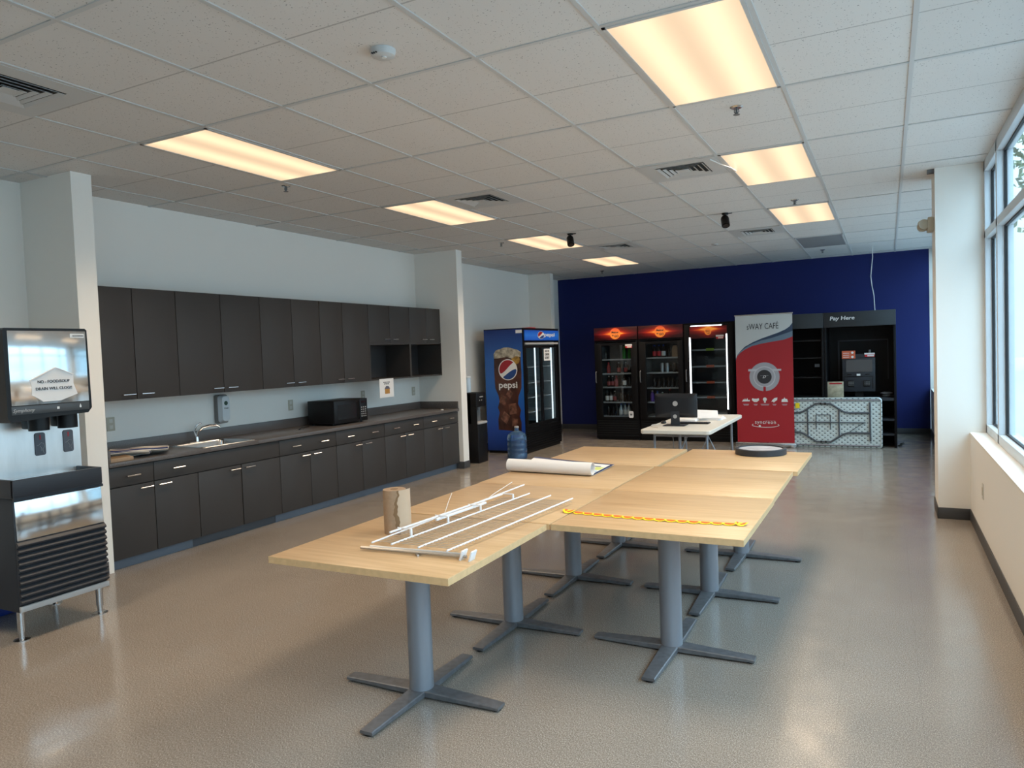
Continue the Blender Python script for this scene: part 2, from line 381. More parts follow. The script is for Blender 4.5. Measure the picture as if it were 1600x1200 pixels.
# wing walls of the left alcoves
struct(MB().box(XL, -5.39, 3.385, 3.545, 0, H).build('wall_wing_near', 'wall'), 'white wing wall beside the ice dispenser')
struct(MB().box(XL, -5.335, 8.75, 8.90, 0, H).build('wall_wing_middle', 'wall'), 'white wing wall at the far end of the cabinets')
struct(MB().box(XL, -5.59, 12.50, 12.65, 0, H).build('wall_wing_far', 'wall'), 'white wing wall behind the blue cooler')
def bb(name, pts, label):
    m = MB()
    for (x0, y0, x1, y1) in pts: m.box(x0, x1, y0, y1, 0, .1, b=.003)
    struct(m.build(name, 'base'), label)
bb('baseboard_right', [(XR-.008, Y0, XR, 7.396), (.377, 7.396, XR, 7.404), (.377, 7.396, .385, 7.908), (.377, 7.9, XR, 7.908), (XR-.008, 7.9, XR, YB)], 'dark rubber baseboard along the window wall')
bb('baseboard_back', [(XL, YB-.008, XR, YB)], 'dark rubber baseboard of the blue wall')
bb('baseboard_left', [(XL, Y0, XL+.008, 3.385), (XL, 3.377, -5.382, 3.385), (-5.39, 3.377, -5.382, 3.5), (-5.62, 8.742, -5.327, 8.75), (-5.335, 8.742, -5.327, 8.908), (XL, 8.9, -5.327, 8.908), (XL, 8.9, XL+.008, 12.5), (XL, 12.492, -5.582, 12.5), (-5.59, 12.492, -5.582, 12.658), (XL, 12.65, -5.582, 12.658), (XL, 12.65, XL+.008, YB)], 'dark rubber baseboard along the left wall')
# windows
def window(name, ya, yb, mull, label):
    o = thing(name, (.78, (ya+yb)/2, .772), label, None); o['kind'] = 'structure'
    f = MB(); x0, x1 = .745, .85
    f.box(x0, x1, ya, ya+.06, .772, H, b=.003); f.box(x0, x1, yb-.06, yb, .772, H, b=.003)
    f.box(x0, x1, ya, yb, .772, .845, b=.003); f.box(x0, x1, ya, yb, 2.985, H, b=.003); f.box(x0, x1, ya, yb, 2.425, 2.49, b=.003)
    for y in mull: f.box(x0, x1, y-.03, y+.03, .772, H, b=.003)
    f.build('window_frame', 'alu', o)
    ys = [ya+.06]+[v for y in sorted(mull) for v in (y-.03, y+.03)]+[yb-.06]
    g = MB()
    for k in range(0, len(ys), 2):
        for za, zb in ((.845, 2.425), (2.49, 2.985)):
            a, b = ys[k], ys[k+1]
            g.box(.79, .812, a, a+.012, za, zb); g.box(.79, .812, b-.012, b, za, zb); g.box(.79, .812, a, b, za, za+.012); g.box(.79, .812, a, b, zb-.012, zb)
    g.build('gasket', 'gasket', o)
    p = MB()
    for k in range(0, len(ys), 2):
        for za, zb in ((.845, 2.425), (2.49, 2.985)): p.box(.798, .804, ys[k]+.01, ys[k+1]-.01, za+.01, zb-.01)
    p.build('pane', 'glass', o)
window('window_1', Y0, 7.404, [6.62-1.42*k for k in range(0, 7)], 'tall aluminium window band, near bay')
window('window_2', 7.9, YB, [8.7+1.42*k for k in range(0, 4)], 'tall aluminium window band, far bay')
# outside
M_['foldmetal'] = mat('dark_grey_tube', (.10, .11, .125), .4, .3)
M_['ground'] = mat('pale_paving', (.33, .33, .33), .9, noise=.1, nscale=3)
M_['siding'] = mat('pale_siding', (.34, .38, .39), .8, noise=.05, nscale=2)
M_['leaf'] = mat('leaf', (.06, .12, .035), .7); M_['bark'] = mat('bark', (.08, .06, .045), .9)
struct(MB().box(.95, 60, -30, 70, -.3, -.15).build('ground', 'ground'), 'pale paving outside the windows')
bo = thing('building', (11, 30, -.15), 'pale building across the street seen through the window', 'building')
mb = MB().box(8, 22, 26, 44, -.15, 6.2)
for k in range(12): mb.box(7.98, 8, 26, 44, .3+k*.5, .33+k*.5)
mb.build('wall', 'siding', bo)
MB().box(7.8, 22.2, 25.8, 44.2, 6.2, 6.5).build('roof', 'mgrey', bo)
def tree(x, y, h, label):
    t = thing('tree', (x, y, -.15), label, 'tree')
    m = MB().tube([(x, y, -.15), (x+.1, y, h*.3), (x, y+.1, h*.6)], .13, 8)
    for k in range(6):
        a = k*1.05; m.tube([(x, y, h*(.3+.05*k)), (x+math.cos(a)*.9, y+math.sin(a)*.9, h*(.5+.06*k))], .04, 6)
    m.build('trunk', 'bark', t)
    bm = bmesh.new(); rnd = random.Random(int(x*10))
    for k in range(2600):
        u = Vector((rnd.gauss(0, 1), rnd.gauss(0, 1), rnd.gauss(0, 1))).normalized()*(rnd.random()**.4)
        c = Vector((x, y, h*.68))+Vector((u.x*1.9, u.y*1.9, u.z*h*.32)); a = Vector((rnd.gauss(0, 1), rnd.gauss(0, 1), rnd.gauss(0, 1))).normalized(); b = a.orthogonal().normalized()
        bm.faces.new([bm.verts.new(c+a*.11), bm.verts.new(c+b*.06), bm.verts.new(c-a*.11), bm.verts.new(c-b*.06)])
    mb = MB(); mb.bm.free(); mb.bm = bm; mb.build('foliage', 'leaf', t)
tree(4.2, 19.5, 7.5, 'leafy green tree outside the upper window panes')

# ------------------------------------------------------------------ ceiling fittings
LG = 'recessed ceiling troffers'
def ceiling_light(i, j, label, on=True):
    x0, y0 = GX+i*G, GY+j*G; x1, y1 = x0+G, y0+2*G
    t = thing('ceiling_light', ((x0+x1)/2, (y0+y1)/2, H), label, 'ceiling light', LG)
    f = MB()
    for a in ((x0+.012, x0+.03, y0+.012, y1-.012), (x1-.03, x1-.012, y0+.012, y1-.012), (x0+.012, x1-.012, y0+.012, y0+.03), (x0+.012, x1-.012, y1-.03, y1-.012)):
        f.box(*a, H-.010, H+.0)
    f.build('frame', 'grid', t)
    MB().box(x0+.03, x1-.03, y0+.03, y1-.03, H-.006, H-.001).build('diffuser', 'lamp' if on else 'lampoff', t)
    if on:      # the prismatic lens throws the tubes' light mostly downwards
        L = bpy.data.lights.new('troffer_light', 'AREA'); L.shape = 'RECTANGLE'; L.size = G-.08; L.size_y = 2*G-.08
        L.energy = LAMP_W; L.color = (1, .78, .56); L.spread = math.radians(130)
        lo = bpy.data.objects.new('troffer_light', L); C.objects.link(lo); lo.location = (0, 0, -.012); lo.parent = t
ceiling_light(0, 0, 'largest warm white ceiling light, at the top right of the picture')
ceiling_light(0, 4, 'warm white ceiling light beside the square air vent with a loose wire')
ceiling_light(0, 8, 'warm white ceiling light farthest along the window-side row')
ceiling_light(0, 12, 'unlit grey ceiling light near the blue wall', False)
ceiling_light(-5, 0, 'long warm white ceiling light nearest the upper cabinets')
ceiling_light(-5, 4, 'second warm white ceiling light of the cabinet-side row')
ceiling_light(-5, 8, 'third warm white ceiling light of the cabinet-side row, beside a black camera')
ceiling_light(-5, 12, 'smallest warm white ceiling light, farthest of the cabinet-side row')
ceiling_light(0, -4, 'warm white ceiling light of the window-side row, above the viewer')
ceiling_light(-5, -4, 'warm white ceiling light of the cabinet-side row, level with the viewer')
def vent(i, j, label):
    x0, y0 = GX+i*G+.014, GY+j*G+.014; s = G-.028; cx, cy = x0+s/2, y0+s/2
    t = thing('ceiling_vent', (cx, cy, H), label, 'air vent', 'square ceiling air vents')
    f = MB(); a, b = s/2, s/2-.115
    for q in ((-a, a, -a, -b), (-a, a, b, a), (-a, -b, -b, b), (b, a, -b, b)): f.box(cx+q[0], cx+q[1], cy+q[2], cy+q[3], H-.008, H-.0005)
    f.build('frame', 'grid', t)
    MB().box(cx-b, cx+b, cy-b, cy+b, H-.002, H-.0005).build('backing', 'gap', t)
    for k in range(4):
        r = b-.005-k*.042; l = MB()
        for ang in range(4):
            R = Matrix.Translation((cx, cy, 0)) @ Matrix.Rotation(ang*PI/2, 4, 'Z')
            pts = [R @ Vector(p) for p in ((-r, -r, H-.014), (r, -r, H-.014), (r-.02, -r+.02, H-.003), (-r+.02, -r+.02, H-.003))]
            l.prism(pts, (0, 0, .0015))
        l.build('louver', 'grid', t)
    MB().box(cx-.045, cx+.045, cy-.045, cy+.045, H-.014, H-.011).build('centre_plate', 'grid', t)
    return t
vent(-5, -2, 'square air vent at the far left of the ceiling, cut by the picture edge')
v2 = vent(-1, 4, 'square air vent with a loose white wire, left of the second window-side light')
vent(-4, 4, 'square air vent right of the second cabinet-side ceiling light')
vent(-1, 10, 'square air vent just left of the unlit ceiling light')
vent(-4, 10, 'square air vent beyond the third cabinet-side ceiling light')
tag(MB().tube([(-1.22, 5.88, H-.012), (-1.16, 5.98, H-.035), (-1.10, 6.12, H-.045), (-1.09, 6.28, H-.04), (-1.12, 6.40, H-.012)], .004, 6).build('loose_wire', 'white'), 'white wire looping down between the air vent and the second window-side light', 'wire')
def sprinkler(x, y, label):
    t = thing('sprinkler_head', (x, y, H), label, 'sprinkler', 'ceiling sprinklers')
    MB().lathe((x, y, H), [(.0, -.008), (.03, -.008), (.04, -.001), (.0, -.001)], 20).build('escutcheon', 'steel', t)
    MB().cyl((x, y, H-.045), (x, y, H-.006), .007, 10).tube([(x-.012, y, H-.012), (x-.014, y, H-.03), (x, y, H-.045)], .003, 6).tube([(x+.012, y, H-.012), (x+.014, y, H-.03), (x, y, H-.045)], .003, 6).build('nozzle', 'mgrey', t)
    MB().lathe((x, y, H-.047), [(0, -.002), (.02, -.002), (.02, .001), (0, .001)], 16).build('deflector', 'mgrey', t)
sprinkler(-.813, 4.74, 'sprinkler head between the two nearest window-side ceiling lights')
sprinkler(-4.48, 4.65, 'sprinkler head just beyond the nearest cabinet-side ceiling light')
sprinkler(-.83, 8.10, 'sprinkler head at the near edge of the third window-side light')
sprinkler(-.9, 12.16+.55, 'sprinkler head beyond the unlit ceiling light')
sprinkler(-4.55, 8.63, 'small sprinkler head left of the black camera by the cabinet-side lights')
sprinkler(-4.7, 12.9, 'sprinkler head farthest away, in front of the blue wall')
def camera_unit(x, y, label, rz):
    t = thing('security_camera', (x, y, H), label, 'security camera', 'black ceiling cameras')
    MB().lathe((x, y, H), [(0, -.018), (.035, -.018), (.04, -.001), (0, -.001)], 20).box(x, x+.075, y-.008, y+.008, H-.012, H-.003).build('mount', 'black', t)
    MB().cyl((x, y, H-.06), (x, y, H-.015), .012, 10).build('arm', 'black', t)
    d = Vector((math.cos(rz)*.5, math.sin(rz)*.5, -.8)).normalized(); c = Vector((x, y, H-.1))
    h = MB().cyl(c-d*.045, c+d*.05, .045, 18); h.sphere(c-d*.045, .045).build('housing', 'black', t)
    MB().cyl(c+d*.05, c+d*.056, .034, 18).build('lens', 'bgloss', t)
camera_unit(-1.587, 8.39, 'black security camera hanging near the window-side lights', -1.2)
camera_unit(-3.518, 8.54, 'black security camera hanging beside the third cabinet-side light', -1.0)
sd = thing('smoke_detector', (-2.134, 2.902, H), 'round white smoke detector on the near ceiling tiles', 'smoke detector')
MB().lathe((-2.134, 2.902, H), [(0, -.04), (.035, -.04), (.055, -.03), (.062, -.012), (.062, -.001), (0, -.001)], 28).build('body', 'grid', sd)
m = MB()
for k in range(5): m.cyl((-2.155+.012*(k % 3), 2.852+.006*(k//3), H-.028), (-2.155+.012*(k % 3), 2.842+.006*(k//3), H-.030), .004, 8)
m.build('port', 'dgrey', sd)
MB().cyl((-2.12, 2.89, H-.045), (-2.12, 2.89, H-.039), .012, 12).build('indicator', 'white', sd)
m = MB().lathe((-2.194, 10.78, H), [(0, -.02), (.04, -.018), (.055, -.004), (.055, -.001), (0, -.001)], 20)
m.cyl((-2.18, 10.76, H-.024), (-2.18, 10.76, H-.019), .015, 10, mi=1); tag(m.build('motion_sensor', ['grid', 'mgrey']), 'small round white sensor on the ceiling between the two cameras and the blue wall', 'sensor')
tag(MB().tube([(-.19, 12.75, H), (-.185, 12.74, 2.9), (-.20, 12.72, 2.75), (-.215, 12.7, 2.6), (-.2, 12.7, 2.45), (-.175, 12.7, 2.3), (-.165, 12.7, 2.06)], .006, 8).build('hanging_cable', 'white'), 'white cable hanging from the ceiling to the Pay Here cabinet', 'cable')
# emergency light on the column
el = thing('emergency_light', (.30, 7.6, 2.55), 'beige two-lamp emergency light on the side of the white column', 'emergency light')
MB().box(.335, .385, 7.53, 7.74, 2.56, 2.68, b=.008).build('housing', 'ivory', el)
for yy, nm in ((7.56, 0), (7.71, 1)):
    MB().lathe((0, 0, 0), [(0, -.045), (.03, -.04), (.045, -.01), (.045, .02), (0, .022)], 18, M=Matrix.Translation((.30, yy, 2.62)) @ Matrix.Rotation(PI/2, 4, 'X') @ Matrix.Rotation(.4, 4, 'Y')).build('lamp_head', 'ivory', el)
tag(MB().cyl((.36, 7.45, H-.03), (.36, 7.45, H), .012, 12).box(.33, .385, 7.43, 7.5, H-.03, H-.0).build('door_contact', 'mgrey'), 'small grey bracket at the top of the white column', 'bracket')

# ------------------------------------------------------------------ cabinets
def handle(parent, y, z, x, L=.115):
    m = MB().tube([(x, y-L/2+.008, z), (x+.026, y-L/2+.008, z)], .0045, 8).tube([(x, y+L/2-.008, z), (x+.026, y+L/2-.008, z)], .0045, 8).cyl((x+.028, y-L/2, z), (x+.028, y+L/2, z), .0055, 10)
    return m.build('handle', 'chrome', parent)
XU = -5.637; ZU0, ZU1 = 1.328, 2.266; ZM = 1.79
UG, BG = 'dark grey wall cabinets', 'dark grey base cabinets'
def upper(y0, ym, y1, label, short=False):
    t = thing('wall_cabinet', (XL+.2, (y0+y1)/2, ZU0), label, 'cabinet', UG)
    b = MB(); x0, x1 = XL, XU-.021; T = .018
    b.box(x0, x1, y0, y0+T, ZU0, ZU1).box(x0, x1, y1-T, y1, ZU0, ZU1).box(x0, x1, y0+T, y1-T, ZU0, ZU0+T).box(x0, x1, y0+T, y1-T, ZU1-T, ZU1).box(x0, x0+.01, y0+T, y1-T, ZU0+T, ZU1-T, mi=1)
    if short: b.box(x0, x1+.019, y0+T, y1-T, ZM-.02, ZM)
    if short: b.box(x1, XU, y0, y0+T, ZU0, ZM).box(x1, XU, y1-T, y1, ZU0, ZM).box(x1, XU, y0+T, y1-T, ZU0, ZU0+T)
    b.build('body', ['cab', 'cabin'], t)
    zb = ZM if short else ZU0
    MB().box(XU-.0225, XU-.0195, y0+.001, y1-.001, zb+.004, ZU1-.003).build('reveal', 'gap', t)
    for a, c, s in ((y0, ym, 1), (ym, y1, -1)):
        d = MB().box(XU-.019, XU, a+.0032, c-.0032, zb+.002, ZU1-.001, b=.001).build('door', 'cab', t)
        handle(d, (c-.085) if s > 0 else (a+.085), zb+.045, XU)
uy = [3.55, 4.00, 4.42, 4.91, 5.40, 5.84, 6.27, 6.65, 7.13, 7.555, 7.99, 8.39, 8.745]
ul = ['nearest dark grey wall cabinet, beside the near wing wall', 'dark grey wall cabinet directly above the sink', 'third dark grey wall cabinet, between sink and microwave', 'tall dark grey wall cabinet above the microwave, left of the open cubbies', 'short-door wall cabinet with the left open cubby and a paper sign', 'short-door wall cabinet with the right open cubby, against the wing wall']
for k in range(6): upper(uy[2*k], uy[2*k+1], uy[2*k+2], ul[k], k >= 4)
XB = -5.40; ZC = .82
def base(y0, y1, doors, drawers, label, kick='kick', hd=None, front=None):
    t = thing('base_cabinet', (-5.7, (y0+y1)/2, 0), label, 'cabinet', BG)
    MB().box(XL+.002, XB-.021, y0+.001, y0+.019, .08, ZC).box(XL+.002, XB-.021, y1-.019, y1-.001, .08, ZC).box(XL+.002, XB-.021, y0+.019, y1-.019, .08, .098).box(XL+.002, XL+.01, y0+.019, y1-.019, .098, ZC, mi=1).box(XB-.045, XB-.021, y0+.019, y1-.019, .10, .79, mi=1).build('body', ['cab', 'gap'], t)
    MB().box(XB-.0225, XB-.0195, y0+.001, y1-.001, .086, .818).build('reveal', 'gap', t)
    for (a, b, hs) in doors:
        d = MB().box(XB-.019, XB, a+.0032, b-.0032, .084, .652, b=.001).build('door', 'cab', t)
        handle(d, (b-.085) if hs > 0 else (a+.085), .62, XB)
    for (a, b, hy) in drawers:
        d = MB().box(XB-.019, XB, a+.0032, b-.0032, .659, .812, b=.001).build('drawer', 'cab', t)
        for h in hy: handle(d, h, .735, XB)
    for (a, b, k) in (kick if isinstance(kick, list) else [(y0, y1, kick)]):
        MB().box(XB-.075, XB-.055 if k == 'kick' else XB-.057, a, b, 0, .079).build('toe_kick', k, t)
base(3.55, 3.94, [(3.55, 3.94, 1)], [(3.55, 3.94, [3.745])], 'nearest dark grey base cabinet, one drawer over one door')
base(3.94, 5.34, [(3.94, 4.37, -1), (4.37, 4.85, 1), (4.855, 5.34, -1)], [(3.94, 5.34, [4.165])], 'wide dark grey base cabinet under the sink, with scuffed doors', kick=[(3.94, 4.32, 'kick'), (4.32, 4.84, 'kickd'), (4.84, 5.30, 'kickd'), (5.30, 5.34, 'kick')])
bs = [5.34, 5.77, 6.18, 6.62, 7.05, 7.47, 7.88, 8.32, 8.745]
bl = ['dark grey base cabinet just right of the sink cabinet', 'dark grey base cabinet below the microwave', 'dark grey base cabinet below the paper sign', 'farthest dark grey base cabinet, against the wing wall']
for k in range(4):
    a, m_, b = bs[2*k:2*k+3]
    base(a, b, [(a, m_, 1), (m_, b, -1)], [(a, b, [(a+m_)/2, (m_+b)/2])], bl[k])
ct = thing('countertop', (-5.7, 6.1, ZC), 'long dark speckled laminate countertop with backsplash', 'countertop')
sy0, sy1, sx0, sx1 = 4.50, 5.06, -5.88, -5.47
m = MB(); zt = .855
m.box(XL+.001, -5.38, 3.55, sy0, ZC, zt, b=.003).box(XL+.001, -5.38, sy1, 8.748, ZC, zt, b=.003).box(XL+.001, sx0, sy0, sy1, ZC, zt).box(sx1, -5.38, sy0, sy1, ZC, zt, b=.003)
m.build('worktop', 'counter', ct)
MB().box(XL+.001, XL+.021, 3.55, 8.748, zt, .955, b=.002).box(XL+.021, -5.39, 8.728, 8.748, zt, .955, b=.002).box(XL+.021, -5.39, 3.55, 3.57, zt, .955, b=.002).build('backsplash', 'counter', ct)
sk = thing('sink', (-5.675, 4.78, zt), 'stainless steel sink set into the dark countertop', 'sink')
def rrect(cx, cy, hx, hy, r, n=6):
    out = []
    for qx, qy, a0 in ((1, 1, 0), (-1, 1, PI/2), (-1, -1, PI), (1, -1, 3*PI/2)):
        for k in range(n+1):
            a = a0+PI/2*k/n; out.append((cx+qx*(hx-r)+r*math.cos(a), cy+qy*(hy-r)+r*math.sin(a)))
    return out
def loft(m, rings, mi=0, cap=True):
    bm = bmesh.new(); R = [[bm.verts.new(p) for p in r] for r in rings]; n = len(R[0])
    for A, B in zip(R, R[1:]):
        for k in range(n): bm.faces.new((A[k], A[(k+1) % n], B[(k+1) % n], B[k]))
    if cap: bm.faces.new(R[-1])
    m._add(bm, mi)
scx, scy = -5.675, 4.78
def ring(hx, hy, r, z, ox=0): return [(x+ox, y, z) for x, y in rrect(scx, scy, hx, hy, r)]
m = MB(); loft(m, [ring(.235, .31, .03, zt+.0005), ring(.233, .308, .03, zt+.004), ring(.205, .28, .05, zt+.005)], cap=False)
m.build('rim', 'steel', sk)
m = MB(); loft(m, [ring(.205, .28, .05, zt+.005), ring(.195, .27, .05, zt-.01), ring(.185, .26, .06, zt-.15), ring(.15, .22, .06, zt-.17), ring(.03, .03, .03, zt-.172)]); m.build('basin', 'steel', sk)
fc = thing('faucet', (-5.94, 4.82, zt), 'chrome single-lever faucet behind the sink', 'faucet')
MB().box(-5.975, -5.915, 4.72, 4.92, zt, zt+.008, b=.004).cyl((-5.945, 4.82, zt), (-5.945, 4.82, zt+.05), .022, 16, r2=.018).build('base', 'chrome', fc)
MB().tube([(-5.945, 4.82, zt+.04), (-5.935, 4.83, zt+.10), (-5.90, 4.86, zt+.14), (-5.85, 4.90, zt+.155), (-5.80, 4.94, zt+.15), (-5.78, 4.96, zt+.13)], .012, 12).build('spout', 'chrome', fc)
MB().tube([(-5.95, 4.815, zt+.05), (-5.955, 4.80, zt+.11), (-5.94, 4.82, zt+.16), (-5.91, 4.85, zt+.185)], .009, 10).build('lever', 'chrome', fc)
# soap dispenser
sp = thing('soap_dispenser', (XL, 5.18, 1.0), 'grey wall soap dispenser with a white front above the sink', 'soap dispenser')
MB().box(XL, XL+.06, 5.115, 5.245, 1.0, 1.29, b=.015).build('back_shell', 'tent', sp)
m = MB(); loft(m, [[(XL+.055, 5.18+y, 1.145+z) for y, z in rrect(0, 0, .06, .14, .03)], [(XL+.105, 5.18+y, 1.15+z) for y, z in rrect(0, 0, .045, .125, .03)]])
m.build('front_cover', mat('translucent_white', (.62, .66, .68), .3), sp)
MB().cyl((XL+.105, 5.18, 1.205), (XL+.107, 5.18, 1.205), .022, 20).build('logo', mat('dark_green_print', (.01, .05, .03), .5), sp)
text('Fresh', .05, (XL+.107, 5.18, 1.155), '+X', 'mgrey', sp, shear=.3)
def outlet(y, z, label, dual=True):
    t = thing('wall_outlet', (XL, y, z), label, 'outlet', 'wall outlets above the countertop')
    MB().box(XL, XL+.006, y-.037, y+.037, z-.06, z+.06, b=.002).build('cover_plate', 'ivory', t)
    m = MB()
    for dz in (-.027, .027): m.box(XL+.006, XL+.009, y-.017, y+.017, z+dz-.017, z+dz+.017, b=.001)
    m.build('socket', 'offw', t)
outlet(4.016, 1.11, 'ivory wall outlet above the striped towels'); outlet(6.175, 1.105, 'ivory wall outlet left of the microwave')
outlet(7.463, 1.13, 'ivory wall outlet behind the right end of the microwave'); outlet(8.593, 1.115, 'ivory wall outlet nearest the wing wall, right of the paper sign')
t = thing('wall_outlet', (XR, 6.47, .43), 'white outlet plate low on the wall under the window', 'outlet')
MB().box(XR-.006, XR, 6.43, 6.50, .37, .49, b=.002).build('cover_plate', 'offw', t); MB().box(XR-.009, XR-.006, 6.45, 6.48, .40, .46, b=.001).build('socket', 'ivory', t)
# notice hanging under the cubbies
t = thing('paper_notice', (XU+.004, 7.44, 1.105), 'white paper notice with a small picture taped below the cubbies', 'notice')
MB().box(XU+.001, XU+.003, 7.295, 7.585, 1.105, 1.34).build('sheet', 'paper', t)
MB().box(XU+.003, XU+.0035, 7.40, 7.50, 1.15, 1.215, b=0).prism([(XU+.003, 7.39, 1.21), (XU+.003, 7.51, 1.21), (XU+.003, 7.48, 1.245), (XU+.003, 7.43, 1.25)], (.0006, 0, 0), mi=1).build('picture', [mat('picture_ochre', (.45, .22, .05), .7), mat('picture_grey', (.12, .12, .16), .7)], t)
text('PLEASE CLEAN\nAFTER USE', .13, (XU+.0035, 7.44, 1.285), '+X', 'ink', t)
# microwave
t = thing('microwave', (-5.75, 6.6, zt), 'black microwave oven on the dark countertop', 'microwave')
ya, yb_, xf = 6.33, 6.92, -5.56; zb, ztp = zt+.015, 1.135
MB().box(-5.93, xf, ya, yb_, zb, ztp, b=.006).build('body', 'black', t)
for yy in (ya+.05, yb_-.05):
    for xx in (-5.9, xf-.04): MB().cyl((xx, yy, zt), (xx, yy, zb), .014, 12).build('foot', 'black', t)
d = MB().box(xf, xf+.022, ya, yb_-.14, zb+.002, ztp-.002, b=.006).build('door', 'black', t)
MB().box(xf+.022, xf+.0235, ya+.06, yb_-.205, zb+.05, ztp-.05, b=0).build('window', 'bgloss', d)
MB().tube([(xf+.022, yb_-.165, zb+.03), (xf+.04, yb_-.165, zb+.04), (xf+.04, yb_-.165, ztp-.04), (xf+.022, yb_-.165, ztp-.03)], .007, 8).build('door_handle', 'black', d)
cp = MB().box(xf, xf+.02, yb_-.137, yb_, zb+.002, ztp-.002, b=.005).build('control_panel', 'black', t)
m = MB()
for r in range(5):
    for c in range(3): m.box(xf+.02, xf+.0215, yb_-.115+c*.035, yb_-.098+c*.035, zb+.05+r*.026, zb+.062+r*.026)
m.build('buttons', 'lgrey', cp)
MB().box(xf+.02, xf+.0212, yb_-.115, yb_-.03, ztp-.055, ztp-.03).build('display', 'bgloss', cp)
m = MB()
for k in range(6): m.box(-5.86+k*.022, -5.85+k*.022, ya-.0005, ya+.001, zb+.03, zb+.075)
m.build('side_vent', 'gap', t)
# things on the counter
M_['cloth'] = stripes('striped_cloth', [(.66, .63, .58), (.02, .035, .13), (.66, .63, .58), (.66, .63, .58), (.42, .34, .26), (.66, .63, .58), (.02, .035, .13), (.6, .57, .5)], 'Y', .22)
cl = [(-5.72, 3.90, .40, .24, .95), (-5.74, 4.06, .46, .20, .85), (-5.62, 3.83, .42, .22, .80), (-5.60, 3.96, .44, .20, .92)]
cnl = ['lowest striped cloth of the pile beside the near wing wall', 'striped cloth of the pile reaching back to the backsplash', 'striped cloth of the pile nearest the front edge of the counter', 'topmost striped cloth of the pile, folded beside the sink']
for k, (x, y, wx, wy, a) in enumerate(cl):
    def fn(u, v, wx=wx, wy=wy, k=k):
        p, q = (u-.5)*wx, (v-.5)*wy
        return (p, q+.006*math.sin(u*7+k), .014+k*.013+.009*math.sin(v*17+k)+.003*math.sin(u*9+k))
    o = MB().sheet(fn, 24, 40, th=.006).build('folded_cloth', 'cloth', org=(0, 0, 0)); o.location = (x, y, zt+.002); o.rotation_euler = (0, 0, a)
    tag(o, cnl[k], 'cloth', 'striped cloths piled on the counter')
MB_ = MB().box(-5.52, -5.415, 3.58, 3.78, zt, zt+.03, b=.004).box(-5.50, -5.43, 3.585, 3.76, zt+.03, zt+.038, mi=1)
tag(MB_.build('small_box', ['kraft', 'kraftd']), 'small brown cardboard box at the counter edge by the near wing wall', 'box')
m = MB().tube([(-5.66+.02*math.cos(a), 5.87+.02*math.sin(a), zt+.004) for a in [k*PI/6 for k in range(12)]], .002, 6)
m.box(-5.64, -5.60, 5.89, 5.905, zt, zt+.006).box(-5.69, -5.65, 5.91, 5.93, zt, zt+.008)
m.tube([(-5.67, 5.90, zt+.004), (-5.70, 5.98, zt+.02), (-5.76, 6.08, zt+.01), (-5.8, 6.2, zt+.006)], .004, 6, mi=1)
tag(m.build('key_ring', ['chrome', 'black']), 'small metal key ring lying left of the microwave', 'keys')
tag(MB().lathe((-5.46, 8.43, zt), [(0, 0), (.022, .002), (.022, .008), (.012, .014), (0, .015)], 16).build('bottle_cap', 'white'), 'small white cap on the far end of the countertop', 'cap')

# ------------------------------------------------------------------ wooden tables
TG = 'maple cafe tables pushed together'
ZT = .7413
def make_table(label):
    t = thing('cafe_table', (0, 0, 0), label, 'table', TG)
    s = .4645
    tp = MB().box(-s, s, -s, s, ZT-.032, ZT, b=.002); o = tp.build('tabletop', 'maple', t)
    MB().box(-s-.0015, s+.0015, -s-.0015, s+.0015, ZT-.0305, ZT-.0015).build('edge_band', 'edge', o)
    MB().cyl((0, 0, .035), (0, 0, ZT-.045), .0575, 32).build('column', 'post', t)
    MB().box(-.14, .14, -.14, .14, ZT-.045, ZT-.032, b=.003).build('mounting_plate', 'post', t)
    for k in range(4):
        R = Matrix.Rotation(k*PI/2, 4, 'Z'); m = MB()
        bm = bmesh.new()
        secs = [(.0, .044, .036), (.06, .044, .036), (.40, .033, .026), (.425, .033, .024)]
        rings = [[bm.verts.new(R @ Vector(p)) for p in ((x, -hw, .010), (x, hw, .010), (x, hw, z-.004), (x, hw-.004, z), (x, -hw+.004, z), (x, -hw, z-.004))] for x, hw, z in secs]
        for A, B in zip(rings, rings[1:]):
            for q in range(6): bm.faces.new((A[q], A[(q+1) % 6], B[(q+1) % 6], B[q]))
        bm.faces.new(rings[-1]); bm.faces.new(rings[0][::-1]); bmesh.ops.recalc_face_normals(bm, faces=bm.faces[:])
        m._add(bm, 0); f = m.build('foot', 'foot', t)
        p = R @ Vector((.40, 0, 0)); MB().cyl((p.x, p.y, 0), (p.x, p.y, .011), .02, 14).build('glide', 'black', f)
    return t
tabs = [(-1.985, 2.793, .010, 'nearest maple cafe table, with the paper towel roll on it'),
        (-1.978, 3.737, .0, 'maple cafe table under the far half of the white wire shelf'),
        (-1.985, 4.675, .0, 'maple cafe table under the rolled white poster'),
        (-1.975, 5.612, .0, 'farthest maple cafe table of the cabinet-side column'),
        (-1.036, 3.735, -.005, 'maple cafe table carrying the yellow and orange garland'),
        (-1.038, 4.672, .0, 'bare maple cafe table in the middle of the window-side column'),
        (-1.005, 5.625, -.01, 'farthest window-side maple cafe table, under the round black-rimmed disc')]
for k, (x, y, a, lb) in enumerate(tabs):
    o = make_table(lb) if k == 0 else copy_tree(proto)
    if k == 0: proto = o
    o.location = (x, y, 0); o.rotation_euler = (0, 0, a); o['label'] = lb
